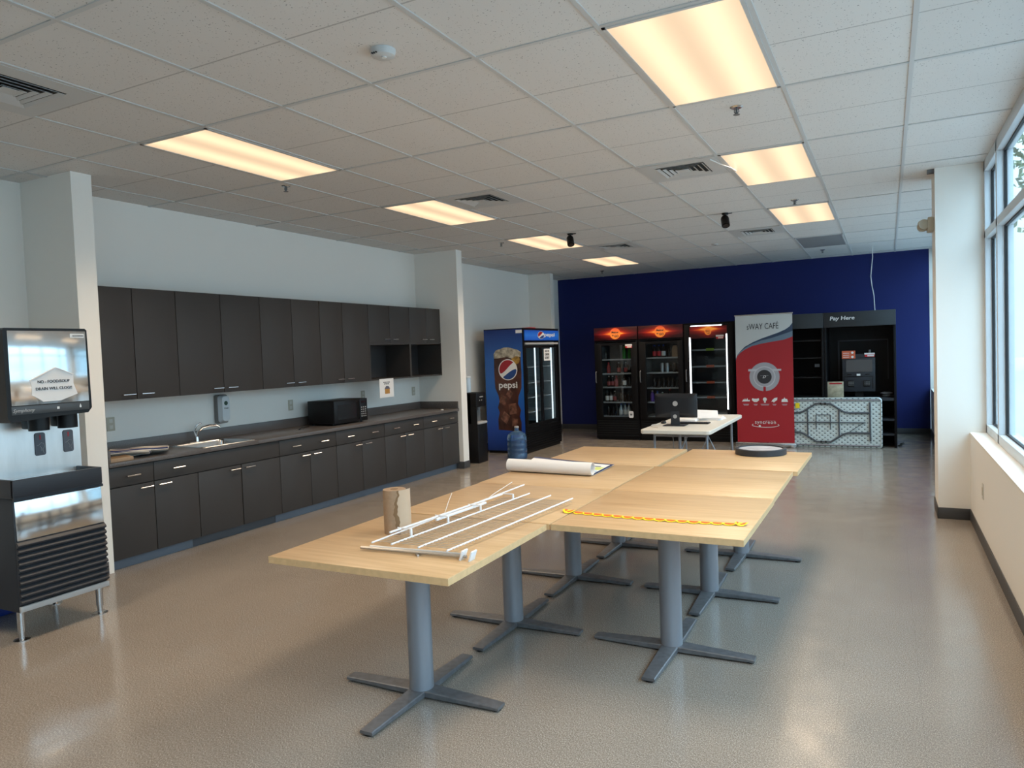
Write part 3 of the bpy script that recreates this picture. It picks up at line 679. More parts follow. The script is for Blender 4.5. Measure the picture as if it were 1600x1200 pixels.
# paper towel roll
t = thing('paper_towel_roll', (-2.155, 2.87, ZT), 'brown paper towel roll standing on the nearest maple table', 'paper towel roll')
cx, cy, R0, hh = -2.155, 2.87, .056, .215
MB().lathe((cx, cy, ZT), [(.018, .0), (R0, .0), (R0, hh), (.018, hh)], 40).build('roll', 'kraft', t)
MB().lathe((cx, cy, ZT), [(.014, .002), (.019, .002), (.019, hh+.001), (.014, hh+.001)], 24).build('core', 'kraftd', t)
def sh(u, v):
    z = ZT+v*hh; tear = .22+.10*math.sin(v*7+.5)+.05*math.sin(v*23)+.03*math.sin(v*51)
    a = -.86+tear+u*(1.60-tear); r = R0+.002+.018*u*u
    return (cx+r*math.cos(a), cy+r*math.sin(a), z)
MB().sheet(sh, 20, 40, th=.0008).build('loose_sheet', mat('kraft_light', (.50, .38, .27), .8), t)
def sh2(u, v):
    z = ZT+v*hh; tear = .22+.10*math.sin(v*7+.5)+.05*math.sin(v*23)+.03*math.sin(v*51)
    a = -.86+tear-.26-.1*math.sin(v*5)+u*(.28+.1*math.sin(v*5)); return (cx+(R0+.0012)*math.cos(a), cy+(R0+.0012)*math.sin(a), z)
MB().sheet(sh2, 8, 40, th=.0005).build('torn_edge', 'kraftd', t)
# wire shelf
t = thing('wire_shelf', (-1.8, 3.1, ZT), 'white coated wire shelf lying across the two nearest left tables', 'wire shelf')
zr = .775
rods = [((-2.083, 2.591), (-1.978, 3.935)), ((-1.984, 2.603), (-1.877, 3.80)), ((-1.836, 2.598), (-1.732, 3.78)), ((-1.686, 2.596), (-1.579, 3.74))]
for k, ((xa, ya_), (xb, yb2)) in enumerate(rods):
    z = zr if k else zr+.022
    MB().cyl((xa, ya_, z-.01 if k else z-.03), (xb, yb2, z), .0042, 10).build('rail', 'wirew', t)
m = MB()
for k in range(44):
    f = (k+.5)/44; y = 2.62+f*1.10
    xl = -2.083+(y-2.591)*.078; xr = -1.686+(y-2.596)*.0935
    m.tube([(xl-.01, y, zr-.012+.012*(k % 1)), (xl+.05, y, zr-.010), (xr+.004, y, zr-.009), (xr+.012, y, zr-.014)], .0017, 5)
m.build('wire_grid', mat('shelf_thin_wire', (.45, .39, .32), .4), t)
MB().box(-2.005, -1.995, 2.66, 3.62, .796, .805, b=.003, M=Matrix.Translation((-2.0, 3.1, 0)) @ Matrix.Rotation(-.078, 4, 'Z') @ Matrix.Translation((2.0, -3.1, 0))).build('lip_bar', 'wirew', t)
MB().box(-1.98, -1.968, 2.98, 3.42, .785, .798, b=.003, M=Matrix.Translation((-1.97, 3.2, 0)) @ Matrix.Rotation(-.078, 4, 'Z') @ Matrix.Translation((1.97, -3.2, 0))).build('clip_bar', 'wirew', t)
for y in (2.74, 3.02, 3.30, 3.62):
    xx = -1.984+(y-2.603)*.09; MB().box(xx-.004, xx+.004, y-.006, y+.006, zr-.006, zr+.030, b=.001).tube([(xx, y, zr+.028), (xx-.075, y+.0, zr+.028)], .004, 6).build('lip_bracket', 'wirew', t)
for k, (xa, ya_, xb, yb2) in enumerate([(-2.11, 2.548, -1.575, 2.575), (-2.08, 2.575, -1.60, 2.60)]):
    MB().cyl((xa, ya_, ZT+.012), (xb, yb2, ZT+.014), .007, 10).build('end_rod', mat('dull_steel', (.42, .40, .37), .35, .7) if k == 0 else 'nickel', t)
for x in (-1.60, -1.555): MB().box(x-.004, x+.004, 2.555, 2.60, ZT, ZT+.045, b=.002, M=Matrix.Translation((x, 2.57, ZT)) @ Matrix.Rotation(.35, 4, 'Y') @ Matrix.Translation((-x, -2.57, -ZT))).build('end_hook', 'wirew', t)
for k, (xa, ya_, xb, yb2) in enumerate([(-2.12, 3.25, -2.30, 3.62), (-2.05, 3.45, -2.12, 4.05)]):
    tag(MB().tube([(xa, ya_, ZT+.004), ((xa+xb)/2, (ya_+yb2)/2, ZT+.03), (xb, yb2, ZT+.045)], .0022, 6).build('zip_tie', 'white'), ['white plastic zip tie sticking out left of the wire shelf, nearer the towel roll', 'white plastic zip tie sticking out from the far end of the wire shelf'][k], 'zip tie')
tag(MB().box(-1.83, -1.80, 2.565, 2.585, ZT, ZT+.012, b=.003).cyl((-1.82, 2.56, ZT+.006), (-1.80, 2.545, ZT+.006), .005, 8).build('metal_clip', 'steel'), 'tiny metal clip lying in front of the wire shelf', 'clip')
# garland
m = MB(); n = 17; xs0, xs1 = -1.545, -.60
for k in range(n):
    x = xs0+(k+.5)*(xs1-xs0)/n; w_ = (xs1-xs0)/n/2; y = 3.545-.03*math.sin(k/n*PI)+.0; lift = .004 if 0 < k < n-1 else .02
    pts = []
    for q in range(28):
        a = 2*PI*q/28; r = 1+.16*(q % 2); ww = w_*(1.06 if k else 1.25); hy = .027 if k else .034
        pts.append((x+ww*r*math.cos(a)*.93, y+hy*r*math.sin(a), ZT+.002+lift*(.5+.5*math.cos(a*2))*.6))
    m.prism(pts, (0, 0, .001))
    pts = [(x+w_*.82*math.cos(a), y+(.019 if k else .023)*math.sin(a), ZT+.0035+lift*.6*(.5+.5*math.cos(a*2))) for a in [2*PI*q/20 for q in range(20)]]
    m.prism(pts, (0, 0, .0008), mi=1)
tag(m.build('paper_garland', ['yellow', 'orange']), 'yellow and orange scalloped paper garland along the front of the window-side table', 'garland')
# poster
t = thing('rolled_poster', (-2.12, 4.8, ZT), 'white poster, half rolled, lying across the third left table', 'poster')
xa, xb = -2.465, -1.80; r = .046
def spiral(u, v):
    x = xa+(xb-xa)*u; y0 = 4.67-.035*u; a = -PI/2-v*2*PI*1.12; rr = r*(1-.12*v)
    # starts flat on the table, rises over the near side and curls back in
    return (x, y0+rr*math.cos(a)*1.0, ZT+.003+r+rr*math.sin(a)) if v > 0 else (x, y0, ZT+.003)
MB().sheet(spiral, 12, 40, th=.0012).build('roll', 'paper', t)
def flat(u, v):
    x = xa+.0+(xb-xa)*u+.03*v*0; return (x, 4.67-.035*u+v*.44, ZT+.003+.032*v**3*(1-u)**1.2+.008*v)
MB().sheet(flat, 16, 16, th=.0012).build('flat_part', 'paper', t)
M_['navyb'] = mat('navy_border', (.012, .03, .11), .5); M_['map1'] = mat('poster_blue', (.25, .5, .72), .6); M_['map2'] = mat('poster_yellow', (.6, .68, .2), .6)
def strip(u0, u1, v0, v1, name, mm, dz=.0015):
    def fn(a, b): p = flat(u0+(u1-u0)*a, v0+(v1-v0)*b); return (p[0], p[1], p[2]+dz)
    MB().sheet(fn, 10, 10, th=.0004).build(name, mm, t)
strip(0, 1, .94, 1, 'border', 'navyb'); strip(.965, 1, 0, 1, 'border', 'navyb'); strip(.80, .955, .05, .38, 'print', 'map1'); strip(.86, .955, .45, .7, 'print', 'map2'); strip(.3, .9, .72, .78, 'print', 'navyb')
# disc
t = thing('round_disc', (-.895, 5.94, ZT), 'round black-rimmed disc with a white face on the far maple table', 'disc')
MB().lathe((-.895, 5.94, ZT), [(0, 0), (.188, .0), (.192, .004), (.192, .044), (.188, .048), (.168, .048), (.166, .036), (0, .036)], 64).build('rim', 'dgrey', t)
MB().lathe((-.895, 5.94, ZT+.036), [(0, 0), (.165, 0), (.165, .004), (0, .004)], 48).build('face', mat('pale_face', (.55, .57, .6), .15, noise=.2, nscale=12), t)

# ------------------------------------------------------------------ ice dispenser
t = thing('ice_dispenser', (-4.9, 2.67, 0), 'tall ice and water dispenser with polished steel panels at the left', 'ice dispenser')
ya, yb_ = 2.40, 2.945; xf, xk = -4.56, -5.28
MB().box(xk, xf, ya, yb_, .172, .85, b=.01).build('cabinet', 'dgrey', t)
for x in (-4.605, -5.10):
    for y in (2.43, 2.915):
        l = MB().cyl((x, y, .05), (x, y, .175), .021, 18).cyl((x, y, .006), (x, y, .055), .016, 18).build('leg', 'steel', t)
        MB().lathe((x, y, 0), [(0, 0), (.045, .0), (.045, .004), (.02, .010), (0, .010)], 24).build('foot', 'steel', l)
MB().box(xf, xf+.012, ya+.01, yb_-.005, .60, .835, b=.002, M=Matrix.Translation((xf, 0, .6)) @ Matrix.Rotation(-.05, 4, 'Y') @ Matrix.Translation((-xf, 0, -.6))).build('steel_panel', 'mirror', t)
MB().box(xf, xf+.02, ya, yb_, .835, .852, b=.003).build('panel_trim', 'dgrey', t)
prof = [(xf, .215)]
for k in range(10):
    z = .222+k*.0375; prof += [(xf+.010, z), (xf+.026, z+.008), (xf+.028, z+.016), (xf+.020, z+.026), (xf+.008, z+.034)]
prof += [(xf+.006, .598), (xf, .598)]
MB().prism([(x, ya+.004, z) for x, z in prof], (0, yb_-ya-.004, 0)).build('ribbed_panel', 'dgrey', t)
MB().box(xf, xf+.018, ya, yb_+.004, .178, .212, b=.004).build('lower_rail', 'lgrey', t)
tr = MB()
for q in ((-4.80, -4.52, ya-.015, ya+.005), (-4.80, -4.52, yb_-.04, yb_-.02), (-4.54, -4.515, ya-.015, yb_-.02), (-4.80, -4.78, ya-.015, yb_-.02)): tr.box(*q, .862, .965, b=.004)
tr.box(-4.80, -4.52, ya-.012, yb_-.022, .855, .875)
tr.build('drip_tray', 'dgrey', t)
MB().box(-4.775, -4.545, ya+.01, yb_-.045, .93, .942, b=.002).build('drip_grille', 'steel', t)
MB().box(-5.25, -4.76, ya-.0, yb_+.0, .852, 1.33, b=.004).build('splash_housing', 'steel', t)
MB().box(-4.76, -4.752, ya+.002, yb_-.002, .94, 1.33).build('splash_panel', mat('pale_steel', (.72, .76, .77), .33, .85, noise=.12, nscale=9, stretch=(1, 1, .2)), t)
for y in (2.685, 2.862):
    p = MB(); loft(p, [[(-4.752, y+a, 1.137+b) for a, b in rrect(0, 0, .033, .072, .014)], [(-4.746, y+a, 1.137+b) for a, b in rrect(0, 0, .032, .071, .014)]]); p = p.build('sensor_pad', mat('pad_grey', (.07, .08, .10), .4) if y < 2.7 else bpy.data.materials['pad_grey'], t)
    MB().box(-4.746, -4.7452, y-.005, y+.005, 1.165, 1.195).build('mark', mat('mark_red', (.3, .02, .03), .5) if y < 2.7 else bpy.data.materials['mark_red'], p)
    MB().tube([(-4.745, y-.022, 1.128), (-4.745, y-.01, 1.132), (-4.745, y+.004, 1.145), (-4.745, y+.02, 1.14), (-4.745, y+.024, 1.12), (-4.745, y+.012, 1.10), (-4.745, y+.02, 1.075)], .0008, 4).tube([(-4.745, y-.004, 1.125), (-4.745, y+.006, 1.11), (-4.745, y+.004, 1.095)], .0008, 4).build('hand_symbol', 'lgrey', p)
y0, y1 = 2.375, 2.875; xh = -4.50
hd = MB()
hp = [(y0, 1.335), (y0+.015, 1.30), (y0+.25, 1.318), (y1-.025, 1.325), (y1, 1.355), (y1-.006, 1.842), (y1-.018, 1.852), (y0+.01, 1.852), (y0, 1.84)]
hd.prism([(-5.25, y, z) for y, z in hp], (xh+5.25, 0, 0)); hd = hd.build('dispenser_head', 'black', t)
MB().box(xh, xh+.004, y0+.022, y1-.018, 1.398, 1.836, b=.0015).build('mirror_panel', 'mirror', hd)
MB().box(xh, xh+.003, y0+.022, y1-.018, 1.345, 1.394, b=.001).build('control_strip', mat('strip_grey', (.055, .06, .065), .35), hd)
text('Symphony', .125, (xh+.0035, y0+.09, 1.366), '+X', 'lgrey', hd, shear=.4, name='script_lettering')
MB().box(xh+.003, xh+.004, 2.655, 2.67, 1.362, 1.376, b=.0004).cyl((xh+.003, y1-.075, 1.366), (xh+.004, y1-.075, 1.366), .006, 10).prism([(xh+.003, y1-.081, 1.368), (xh+.003, y1-.069, 1.368), (xh+.003, y1-.075, 1.385)], (.001, 0, 0)).build('symbols', 'white', hd)
MB().box(xh+.004, xh+.005, y1-.115, y1-.028, 1.795, 1.82).build('badge', 'white', hd)
text('SCOTSMAN', .066, (xh+.0055, y1-.068, 1.8075), '+X', 'ink', hd)
for y in (2.60, 2.775): MB().cyl((-4.60, y, 1.235), (-4.60, y, 1.33), .056, 28).box(-4.70, -4.60, y-.05, y+.05, 1.245, 1.33, b=.01).build('nozzle', 'black', hd)
pp = thing('paper_sign', (xh+.006, 2.65, 1.41), 'white hand-cut sign about food and soup taped on the dispenser mirror', 'sign')
hx = [(2.505, 1.545), (2.655, 1.618), (2.765, 1.572), (2.762, 1.515), (2.785, 1.448), (2.68, 1.413), (2.575, 1.412), (2.512, 1.455), (2.515, 1.50)]
MB().prism([(xh+.005, y, z) for y, z in hx], (.0015, 0, 0)).build('sheet', 'paper', pp)
for pts in ([(xh+.0065, 2.505, 1.542), (xh+.011, 2.58, 1.578), (xh+.0065, 2.655, 1.614)], [(xh+.0065, 2.658, 1.615), (xh+.011, 2.71, 1.592), (xh+.0065, 2.765, 1.568)], [(xh+.0065, 2.513, 1.455), (xh+.012, 2.545, 1.435), (xh+.0065, 2.575, 1.414)]):
    MB().tube(pts, .003, 6).build('curled_edge', 'paper', pp)
text('NO - FOOD/SOUP', .19, (xh+.0073, 2.643, 1.532), '+X', 'ink', pp, bold=.012)
text('DRAIN WILL CLOG!!', .215, (xh+.0073, 2.643, 1.49), '+X', 'ink', pp, bold=.012)
m = MB().box(-5.60, -5.17, 2.28, 2.72, 0, .10, b=.01).box(-5.61, -5.16, 2.27, 2.73, .10, .115, b=.005)
tag(m.build('blue_tote', 'blue'), 'blue plastic tote on the floor under the ice dispenser', 'tote')

# ------------------------------------------------------------------ pepsi cooler
t = thing('drinks_cooler', (-5.4, 10.98, 0), 'blue Pepsi cooler with two sliding glass doors', 'drinks cooler')
t['label'] = 'tall blue two-door drinks cooler with a cola print on its side'
cx0, cx1, cy0, cy1 = -5.80, -5.09, 10.28, 11.66
M_['pepsiside'] = zband('blue_gradient_print', [(0, (.008, .03, .16)), (.2, (.01, .06, .34)), (.5, (.012, .12, .42)), (.75, (.015, .11, .38)), (1, (.006, .025, .17))], 'Z', 0, 2.0, .35)
MB().box(cx0, cx1, cy0, cy0+.03, .04, 2.0).box(cx0, cx1, cy1-.03, cy1, .04, 2.0).box(cx0, cx0+.03, cy0+.03, cy1-.03, .04, 2.0).box(cx0+.03, cx1, cy0+.03, cy1-.03, 1.78, 2.0).box(cx0+.03, cx1, cy0+.03, cy1-.03, .04, .40).build('body', 'blackm', t)
MB().box(cx0+.03, cx0+.045, cy0+.03, cy1-.03, .40, 1.78).box(cx0+.03, cx1-.08, cy0+.03, cy0+.04, .40, 1.78).box(cx0+.03, cx1-.08, cy1-.04, cy1-.03, .40, 1.78).build('liner', 'cinl', t)
sp_ = MB().box(cx0+.004, cx1-.02, cy0-.004, cy0, .045, 1.985).build('side_panel', 'pepsiside', t)
gy = cy0-.004
gl = [(-.24, 1.58), (-.245, 1.30), (-.235, 1.05), (-.18, .93), (-.165, .84), (-.20, .74), (-.17, .66), (-.20, .55), (-.20, .38), (.21, .36), (.215, .50), (.19, .60), (.215, .70), (.165, .80), (.18, .92), (.235, 1.05), (.245, 1.30), (.235, 1.58)]
gcx = -5.385
MB().prism([(gcx+x, gy, z) for x, z in gl], (0, -.0015, 0)).build('cola_glass', 'cola', sp_)
foam = [(-.24, 1.53), (-.245, 1.60), (-.20, 1.66), (-.12, 1.68), (-.05, 1.70), (.03, 1.70), (.10, 1.68), (.18, 1.66), (.245, 1.62), (.24, 1.54), (.16, 1.56), (.08, 1.52), (0, 1.55), (-.1, 1.54), (-.18, 1.53)]
MB().prism([(gcx+x, gy-.0015, z) for x, z in foam], (0, -.001, 0)).build('foam', 'foam', sp_)
M_['ice'] = mat('ice_print', (.16, .065, .04), .4, noise=.8, nscale=14)
m = MB()
for (x, z, s, a) in ((-.1, .86, .10, .4), (.07, .72, .12, .9), (-.07, .58, .11, .2), (.1, .50, .09, .7), (.02, .96, .08, .1)):
    m.prism([(gcx+x+s*math.cos(a+q*PI/2)*.8, gy-.0015, z+s*math.sin(a+q*PI/2)) for q in range(4)], (0, -.0006, 0))
m.build('ice_cubes', 'ice', sp_)
M_['amber'] = mat('amber_print', (.34, .19, .03), .4, noise=.6, nscale=18)
MB().prism([(gcx+.15+.075*math.cos(a), gy-.0015, 1.50+.075*math.sin(a)) for a in [2*PI*q/12 for q in range(12)]], (0, -.0008, 0)).build('lemon_glow', 'amber', sp_)
def globe(c, r, face, parent, d=-1, sq=1):
    """three-band round emblem on the '-Y' or '+X' side"""
    def P(x, z, o): return (c[0]+x*sq, c[1]-o, c[2]+z) if face == '-Y' else (c[0]+o, c[1]+x*sq, c[2]+z)
    V = (0, -.0008, 0) if face == '-Y' else (.0008, 0, 0)
    g = MB().prism([P(r*1.05*math.cos(a), r*1.05*math.sin(a), .0005) for a in [2*PI*q/40 for q in range(40)]], V).build('globe_ground', 'white', parent)
    # red cap above a wave, blue below
    def curve(off, amp): return [(-1+2*q/20, ) for q in range(21)]
    def wave(x, k): return k+.42*x+.25*math.sin(x*2.2)
    def region(fn, topside):
        pts = []
        for q in range(25):
            x = -1+2*q/24; z = fn(x)
            if x*x+z*z < 1: pts.append((x, z))
        a0 = math.atan2(pts[-1][1], pts[-1][0]); a1 = math.atan2(pts[0][1], pts[0][0])
        if topside:
            while a1 < a0: a1 += 2*PI
        else:
            while a1 > a0: a1 -= 2*PI
        for q in range(1, 20): a = a0+(a1-a0)*q/20; pts.append((math.cos(a), math.sin(a)))
        return [P(r*x*.96, r*z*.96, .0015) for x, z in pts]
    MB().prism(region(lambda x: wave(x, .20), True), V).build('globe_red', 'pred', g)
    MB().prism(region(lambda x: .30*x-.42+.22*math.sin(x*1.8+.3), False), V).build('globe_blue', 'pblue', g)
globe((gcx+.005, gy-.0015, 1.345), .16, '-Y', sp_)
text('pepsi', .33, (gcx+.0, gy-.003, 1.085), '-Y', 'white', sp_, height=.13, bold=.015)
MB().box(cx1-.13, cx1-.02, gy-.001, gy, 1.92, 1.97).build('sticker', 'paper', sp_)
hdr = MB().box(cx1, cx1+.02, cy0+.03, cy1-.03, 1.80, 1.965, b=.004).build('header', zband('header_blue', [(0, (.01, .07, .38)), (.5, (.015, .12, .45)), (1, (.01, .05, .3))], 'Z', 1.8, 1.97, .3, emit=.25), t)
globe((cx1+.0205, 10.90, 1.885), .06, '+X', hdr, sq=2.0); text('pepsi', .42, (cx1+.022, 11.24, 1.885), '+X', 'white', hdr, height=.075, bold=.015)
MB().box(cx1, cx1+.012, cy0+.05, cy1-.05, 1.735, 1.765).build('header_rail', 'lgrey', t)
ymid = (cy0+cy1)/2-.02
for (a, b, xo) in ((cy0+.04, ymid+.02, 0), (ymid, cy1-.04, -.02)):
    d = MB(); X0, X1 = cx1-.03+xo, cx1+xo
    d.box(X0, X1, a, a+.05, .41, 1.72).box(X0, X1, b-.05, b, .41, 1.72).box(X0, X1, a+.05, b-.05, .41, .46).box(X0, X1, a+.05, b-.05, 1.68, 1.72)
    d = d.build('sliding_door', 'blackm', t); MB().box(X0+.01, X0+.016, a+.05, b-.05, .46, 1.68).build('pane', 'fglass', d)
    MB().tube([(X1, a+.03, .95), (X1+.02, a+.03, 1.0), (X1+.02, a+.03, 1.35), (X1, a+.03, 1.4)], .008, 8).build('door_handle', 'black', d)
    MB().cyl((cx1-.09, b-.10, .45), (cx1-.09, b-.10, 1.7), .012, 10).build('light_tube', mat('cold_tube', (.85, .95, 1), .4, emit=1.3) if xo == 0 else bpy.data.materials['cold_tube'], t)
for z in (.62, .86, 1.10, 1.36): MB().box(cx0+.05, cx1-.12, cy0+.045, cy1-.045, z, z+.012).build('shelf', 'nickel', t)
g = MB()
for k in range(8): g.box(cx1, cx1+.012, cy0+.02, cy1-.02, .07+k*.038, .07+k*.038+.022, b=.002)
g.build('lower_grille', 'blackm', t)
MB().box(cx0+.02, cx1-.02, cy0+.02, cy1-.02, 0, .04).build('plinth', 'black', t)
nt_ = MB().box(cx1-.018, cx1-.017+.002, 11.07, 11.32, 1.46, 1.66).build('paper_notice', 'paper', org=(cx1-.017, 11.2, 1.46)); tag(nt_, 'white printed notice on the right glass door of the blue cooler', 'notice')
for k, s in enumerate(['OUT OF', 'ORDER', 'SORRY']):
    text(s, .17, (cx1-.0145, 11.195, 1.62-k*.055), '+X', 'ink', nt_, bold=.03)
tag(MB().box(-5.35, -5.2, 10.75, 10.98, 2.0, 2.02, b=.004).build('red_booklet', 'redcap'), 'thin red booklet lying on top of the blue cooler', 'booklet')

# water cooler
t = thing('water_cooler', (-5.53, 9.37, 0), 'black floor-standing water cooler beside the blue drinks cooler', 'water cooler')
x0, x1, y0, y1 = -5.72, -5.36, 9.22, 9.50
MB().box(x0, x1, y0, y1, 0, .58, b=.012).build('lower_body', 'black', t)
MB().box(x0, x1-.10, y0, y1, .575, 1.04, b=.012).box(x0, x1-.005, y0, y1, .83, 1.04, b=.015).box(x0, x1-.01, y0, y0+.012, .575, .85).build('upper_body', 'black', t)
MB().box(x1-.10, x1-.095, y0+.03, y1-.03, .60, .82).build('recess_plate', 'mgrey', t)
MB().box(x1-.10, x1+.012, y0+.005, y1-.005, .575, .61, b=.008).build('drip_tray', 'lgrey', t)
MB().cyl((x1-.06, (y0+y1)/2, .78), (x1-.06, (y0+y1)/2, .84), .015, 12).build('spout', 'mgrey', t)
MB().box(x1-.005, x1-.003, y0+.09, y0+.19, .97, .985).box(x1-.005, x1-.003, y0+.08, y0+.10, .92, .935).box(x1-.005, x1-.003, y0+.14, y0+.16, .92, .935).build('display', 'lgrey', t)
MB().cyl((x1-.095, (y0+y1)/2, .72), (x1-.09, (y0+y1)/2, .72), .012, 12).build('indicator', 'yellow', t)
t = thing('cup_dispenser', (-5.62, 9.40, 1.04), 'translucent cup tube standing on the black water cooler', 'cup dispenser')
MB().lathe((-5.62, 9.40, 1.04), [(0, 0), (.055, 0), (.055, .22), (.045, .225), (0, .225)], 24).build('tube', mat('cloudy_plastic', (.5, .62, .72), .25), t)
MB().lathe((-5.62, 9.40, 1.262), [(0, 0), (.058, 0), (.058, .02), (0, .022)], 24).build('lid', 'white', t)
t = thing('water_jug', (-5.02, 9.80, 0), 'large clear blue water jug half full on the floor', 'water jug')
MB().lathe((-5.02, 9.80, 0), [(.0, .004), (.135, .004), (.15, .02), (.15, .09), (.143, .10), (.15, .11), (.15, .16), (.143, .17), (.15, .18), (.15, .24), (.143, .25), (.15, .26), (.15, .33), (.13, .38), (.07, .415), (.033, .43), (.030, .475), (.0, .478)], 40).build('bottle', 'water', t)
MB().lathe((-5.02, 9.80, 0), [(.0, .008), (.13, .008), (.140, .02), (.140, .29), (0, .291)], 36).build('water_fill', 'waterin', t)
MB().lathe((-5.02, 9.80, .472), [(0, 0), (.034, 0), (.034, .022), (.028, .026), (0, .026)], 24).build('cap', 'lgrey', t)

# ------------------------------------------------------------------ three black fridges
YF = 12.30
def flare_material():
    m = mat('flare_print', (.3, .02, .01), .35); n = m.node_tree; b = n.nodes['Principled BSDF']
    t = N(n, 'ShaderNodeTexCoord'); s = N(n, 'ShaderNodeSeparateXYZ'); n.links.new(t.outputs['Object'], s.inputs[0])
    ax = mth(n, 'ABSOLUTE', s.outputs['X']); az = mth(n, 'ABSOLUTE', mth(n, 'SUBTRACT', s.outputs['Z'], 1.885))
    d = mth(n, 'ADD', ax, mth(n, 'MULTIPLY', az, 3.2))
    nz = n.nodes.new('ShaderNodeTexNoise'); nz.inputs['Scale'].default_value = 9; mp = n.nodes.new('ShaderNodeMapping'); mp.inputs['Scale'].default_value = (.5, 1, 4)
    n.links.new(t.outputs['Object'], mp.inputs[0]); n.links.new(mp.outputs[0], nz.inputs[0])
    d = mth(n, 'ADD', d, mth(n, 'MULTIPLY', mth(n, 'SUBTRACT', nz.outputs['Fac'], .5), .2))
    r = n.nodes.new('ShaderNodeValToRGB'); e = r.color_ramp.elements
    e[0].position = .10; e[0].color = (.9, .33, .05, 1); e[1].position = .52; e[1].color = (.022, .001, .002, 1)
    for p, c in ((.15, (.6, .08, .01)), (.24, (.25, .012, .006)), (.36, (.10, .004, .004))): q = e.new(p); q.color = (*c, 1)
    n.links.new(d, r.inputs[0]); n.links.new(r.outputs[0], b.inputs['Base Color']); n.links.new(r.outputs[0], b.inputs['Emission Color']); b.inputs['Emission Strength'].default_value = .25
    return m
M_['flare'] = flare_material()
M_['disc'] = zband('orange_disc', [(0, (.75, .22, .03)), (.5, (.8, .2, .03)), (1, (.6, .06, .03))], 'Z', 1.78, 1.99, .4, emit=.25)
def logo(x, z, r, y, parent):
    o = MB().cyl((x, y-.004, z), (x, y, z), r, 36).build('round_logo', 'disc', parent)
    text('Melow', r*1.35, (x, y-.005, z+r*.25), '-Y', 'ink', o, bold=.03, shear=.15); text('GO', r*.8, (x+r*.25, y-.005, z-r*.45), '-Y', 'ink', o, bold=.03); text('to', r*.35, (x-r*.45, y-.005, z-r*.3), '-Y', 'ink', o, bold=.02)
def fridge(x0, x1, label, glassx, lit=False):
    t = thing('glass_door_fridge', ((x0+x1)/2, YF+.36, 0), label, 'fridge', 'black glass-door fridges')
    y0, y1 = YF, YF+.72; X0, X1 = x0+.005, x1-.005
    b = MB().box(X0, X0+.04, y0, y1, .03, 2.0).box(X1-.04, X1, y0, y1, .03, 2.0).box(X0+.04, X1-.04, y1-.04, y1, .03, 2.0).box(X0+.04, X1-.04, y0, y1-.04, 1.74, 2.0).box(X0+.04, X1-.04, y0, y1-.04, .03, .38)
    b.build('body', 'blackm', t)
    MB().box(X0+.04, X1-.04, y1-.05, y1-.04, .38, 1.74).box(X0+.04, X0+.045, y0+.03, y1-.05, .38, 1.74).box(X1-.045, X1-.04, y0+.03, y1-.05, .38, 1.74).build('liner', 'cin', t)
    MB().box(X0+.02, X1-.02, y0+.02, y1-.02, 0, .03).build('plinth', 'black', t)
    if not lit:
        h = MB().box(X0+.005, X1-.005, y0-.02, y0, 1.775, 1.995, b=.003).build('header', 'flare', t); logo((X0+X1)/2, 1.885, .098, y0-.02, h)
        h.data.transform(Matrix.Identity(4))
    d = MB(); a, c = glassx; zt_ = 1.72 if not lit else 1.97
    d.box(X0+.01, a, y0-.035, y0-.002, .37, zt_, b=.002).box(c, X1-.01, y0-.035, y0-.002, .37, zt_, b=.002).box(a, c, y0-.035, y0-.002, .37, .41).box(a, c, y0-.035, y0-.002, zt_-.04, zt_)
    d = d.build('door', 'blackm', t)
    MB().box(a, c, y0-.02, y0-.014, .41, zt_-.04).build('pane', 'fglass', d)
    MB().tube([(X0+.035, y0-.035, 1.02), (X0+.035, y0-.065, 1.04), (X0+.035, y0-.065, 1.20), (X0+.035, y0-.035, 1.22)], .009, 8).build('door_handle', 'mgrey', d)
    if lit:
        h = MB().box(a-.02, c+.02, y0-.045, y0-.035, 1.74, 1.935).build('header', 'flare', t); logo((a+c)/2, 1.845, .055, y0-.045, h)
        MB().box(a+.0, c-.06, y0-.05, y0-.046, 1.94, 1.955).build('light_strip', 'led', d)
        MB().box(a-.028, a-.006, y0-.05, y0-.036, .62, 1.76).build('light_strip', 'led', d); MB().box(c+.006, c+.024, y0-.05, y0-.036, .55, 1.80).build('light_strip', 'led', d)
    g = MB()
    for k in range(7): g.box(X0+.02, X1-.02, y0-.014, y0, .06+k*.042, .06+k*.042+.02, b=.002)
    g.box(X0+.02, X1-.02, y0-.003, y0-.001, .05, .35, mi=1); g.build('lower_grille', ['mgrey' if 0 else 'blackm', 'gap'], t)
    return t
f1 = fridge(-4.675, -3.86, 'left black glass-door fridge with an orange round logo', (-4.53, -3.99))
f2 = fridge(-3.86, -3.06, 'middle black glass-door fridge with an orange round logo, behind the monitor', (-3.72, -3.16))
f3 = fridge(-3.06, -2.22, 'right black glass-door fridge edged with white light strips', (-2.93, -2.36), True)
SH = {0: [1.43, 1.18, .94, .67, .42], 1: [1.44, 1.18, .915, .67, .42], 2: [1.55, 1.27, 1.0, .75, .48]}
for t, sh_, (a, c) in ((f1, SH[0], (-4.63, -3.91)), (f2, SH[1], (-3.81, -3.11)), (f3, SH[2], (-3.01, -2.27))):
    for z in sh_:
        MB().box(a+.005, c-.005, YF+.06, YF+.60, z-.008, z).box(a+.005, c-.005, YF+.045, YF+.06, z-.018, z+.006).build('shelf', 'nickel', t)
for (a, c, z, w_) in ((-4.37, 0, 0, 0),): pass
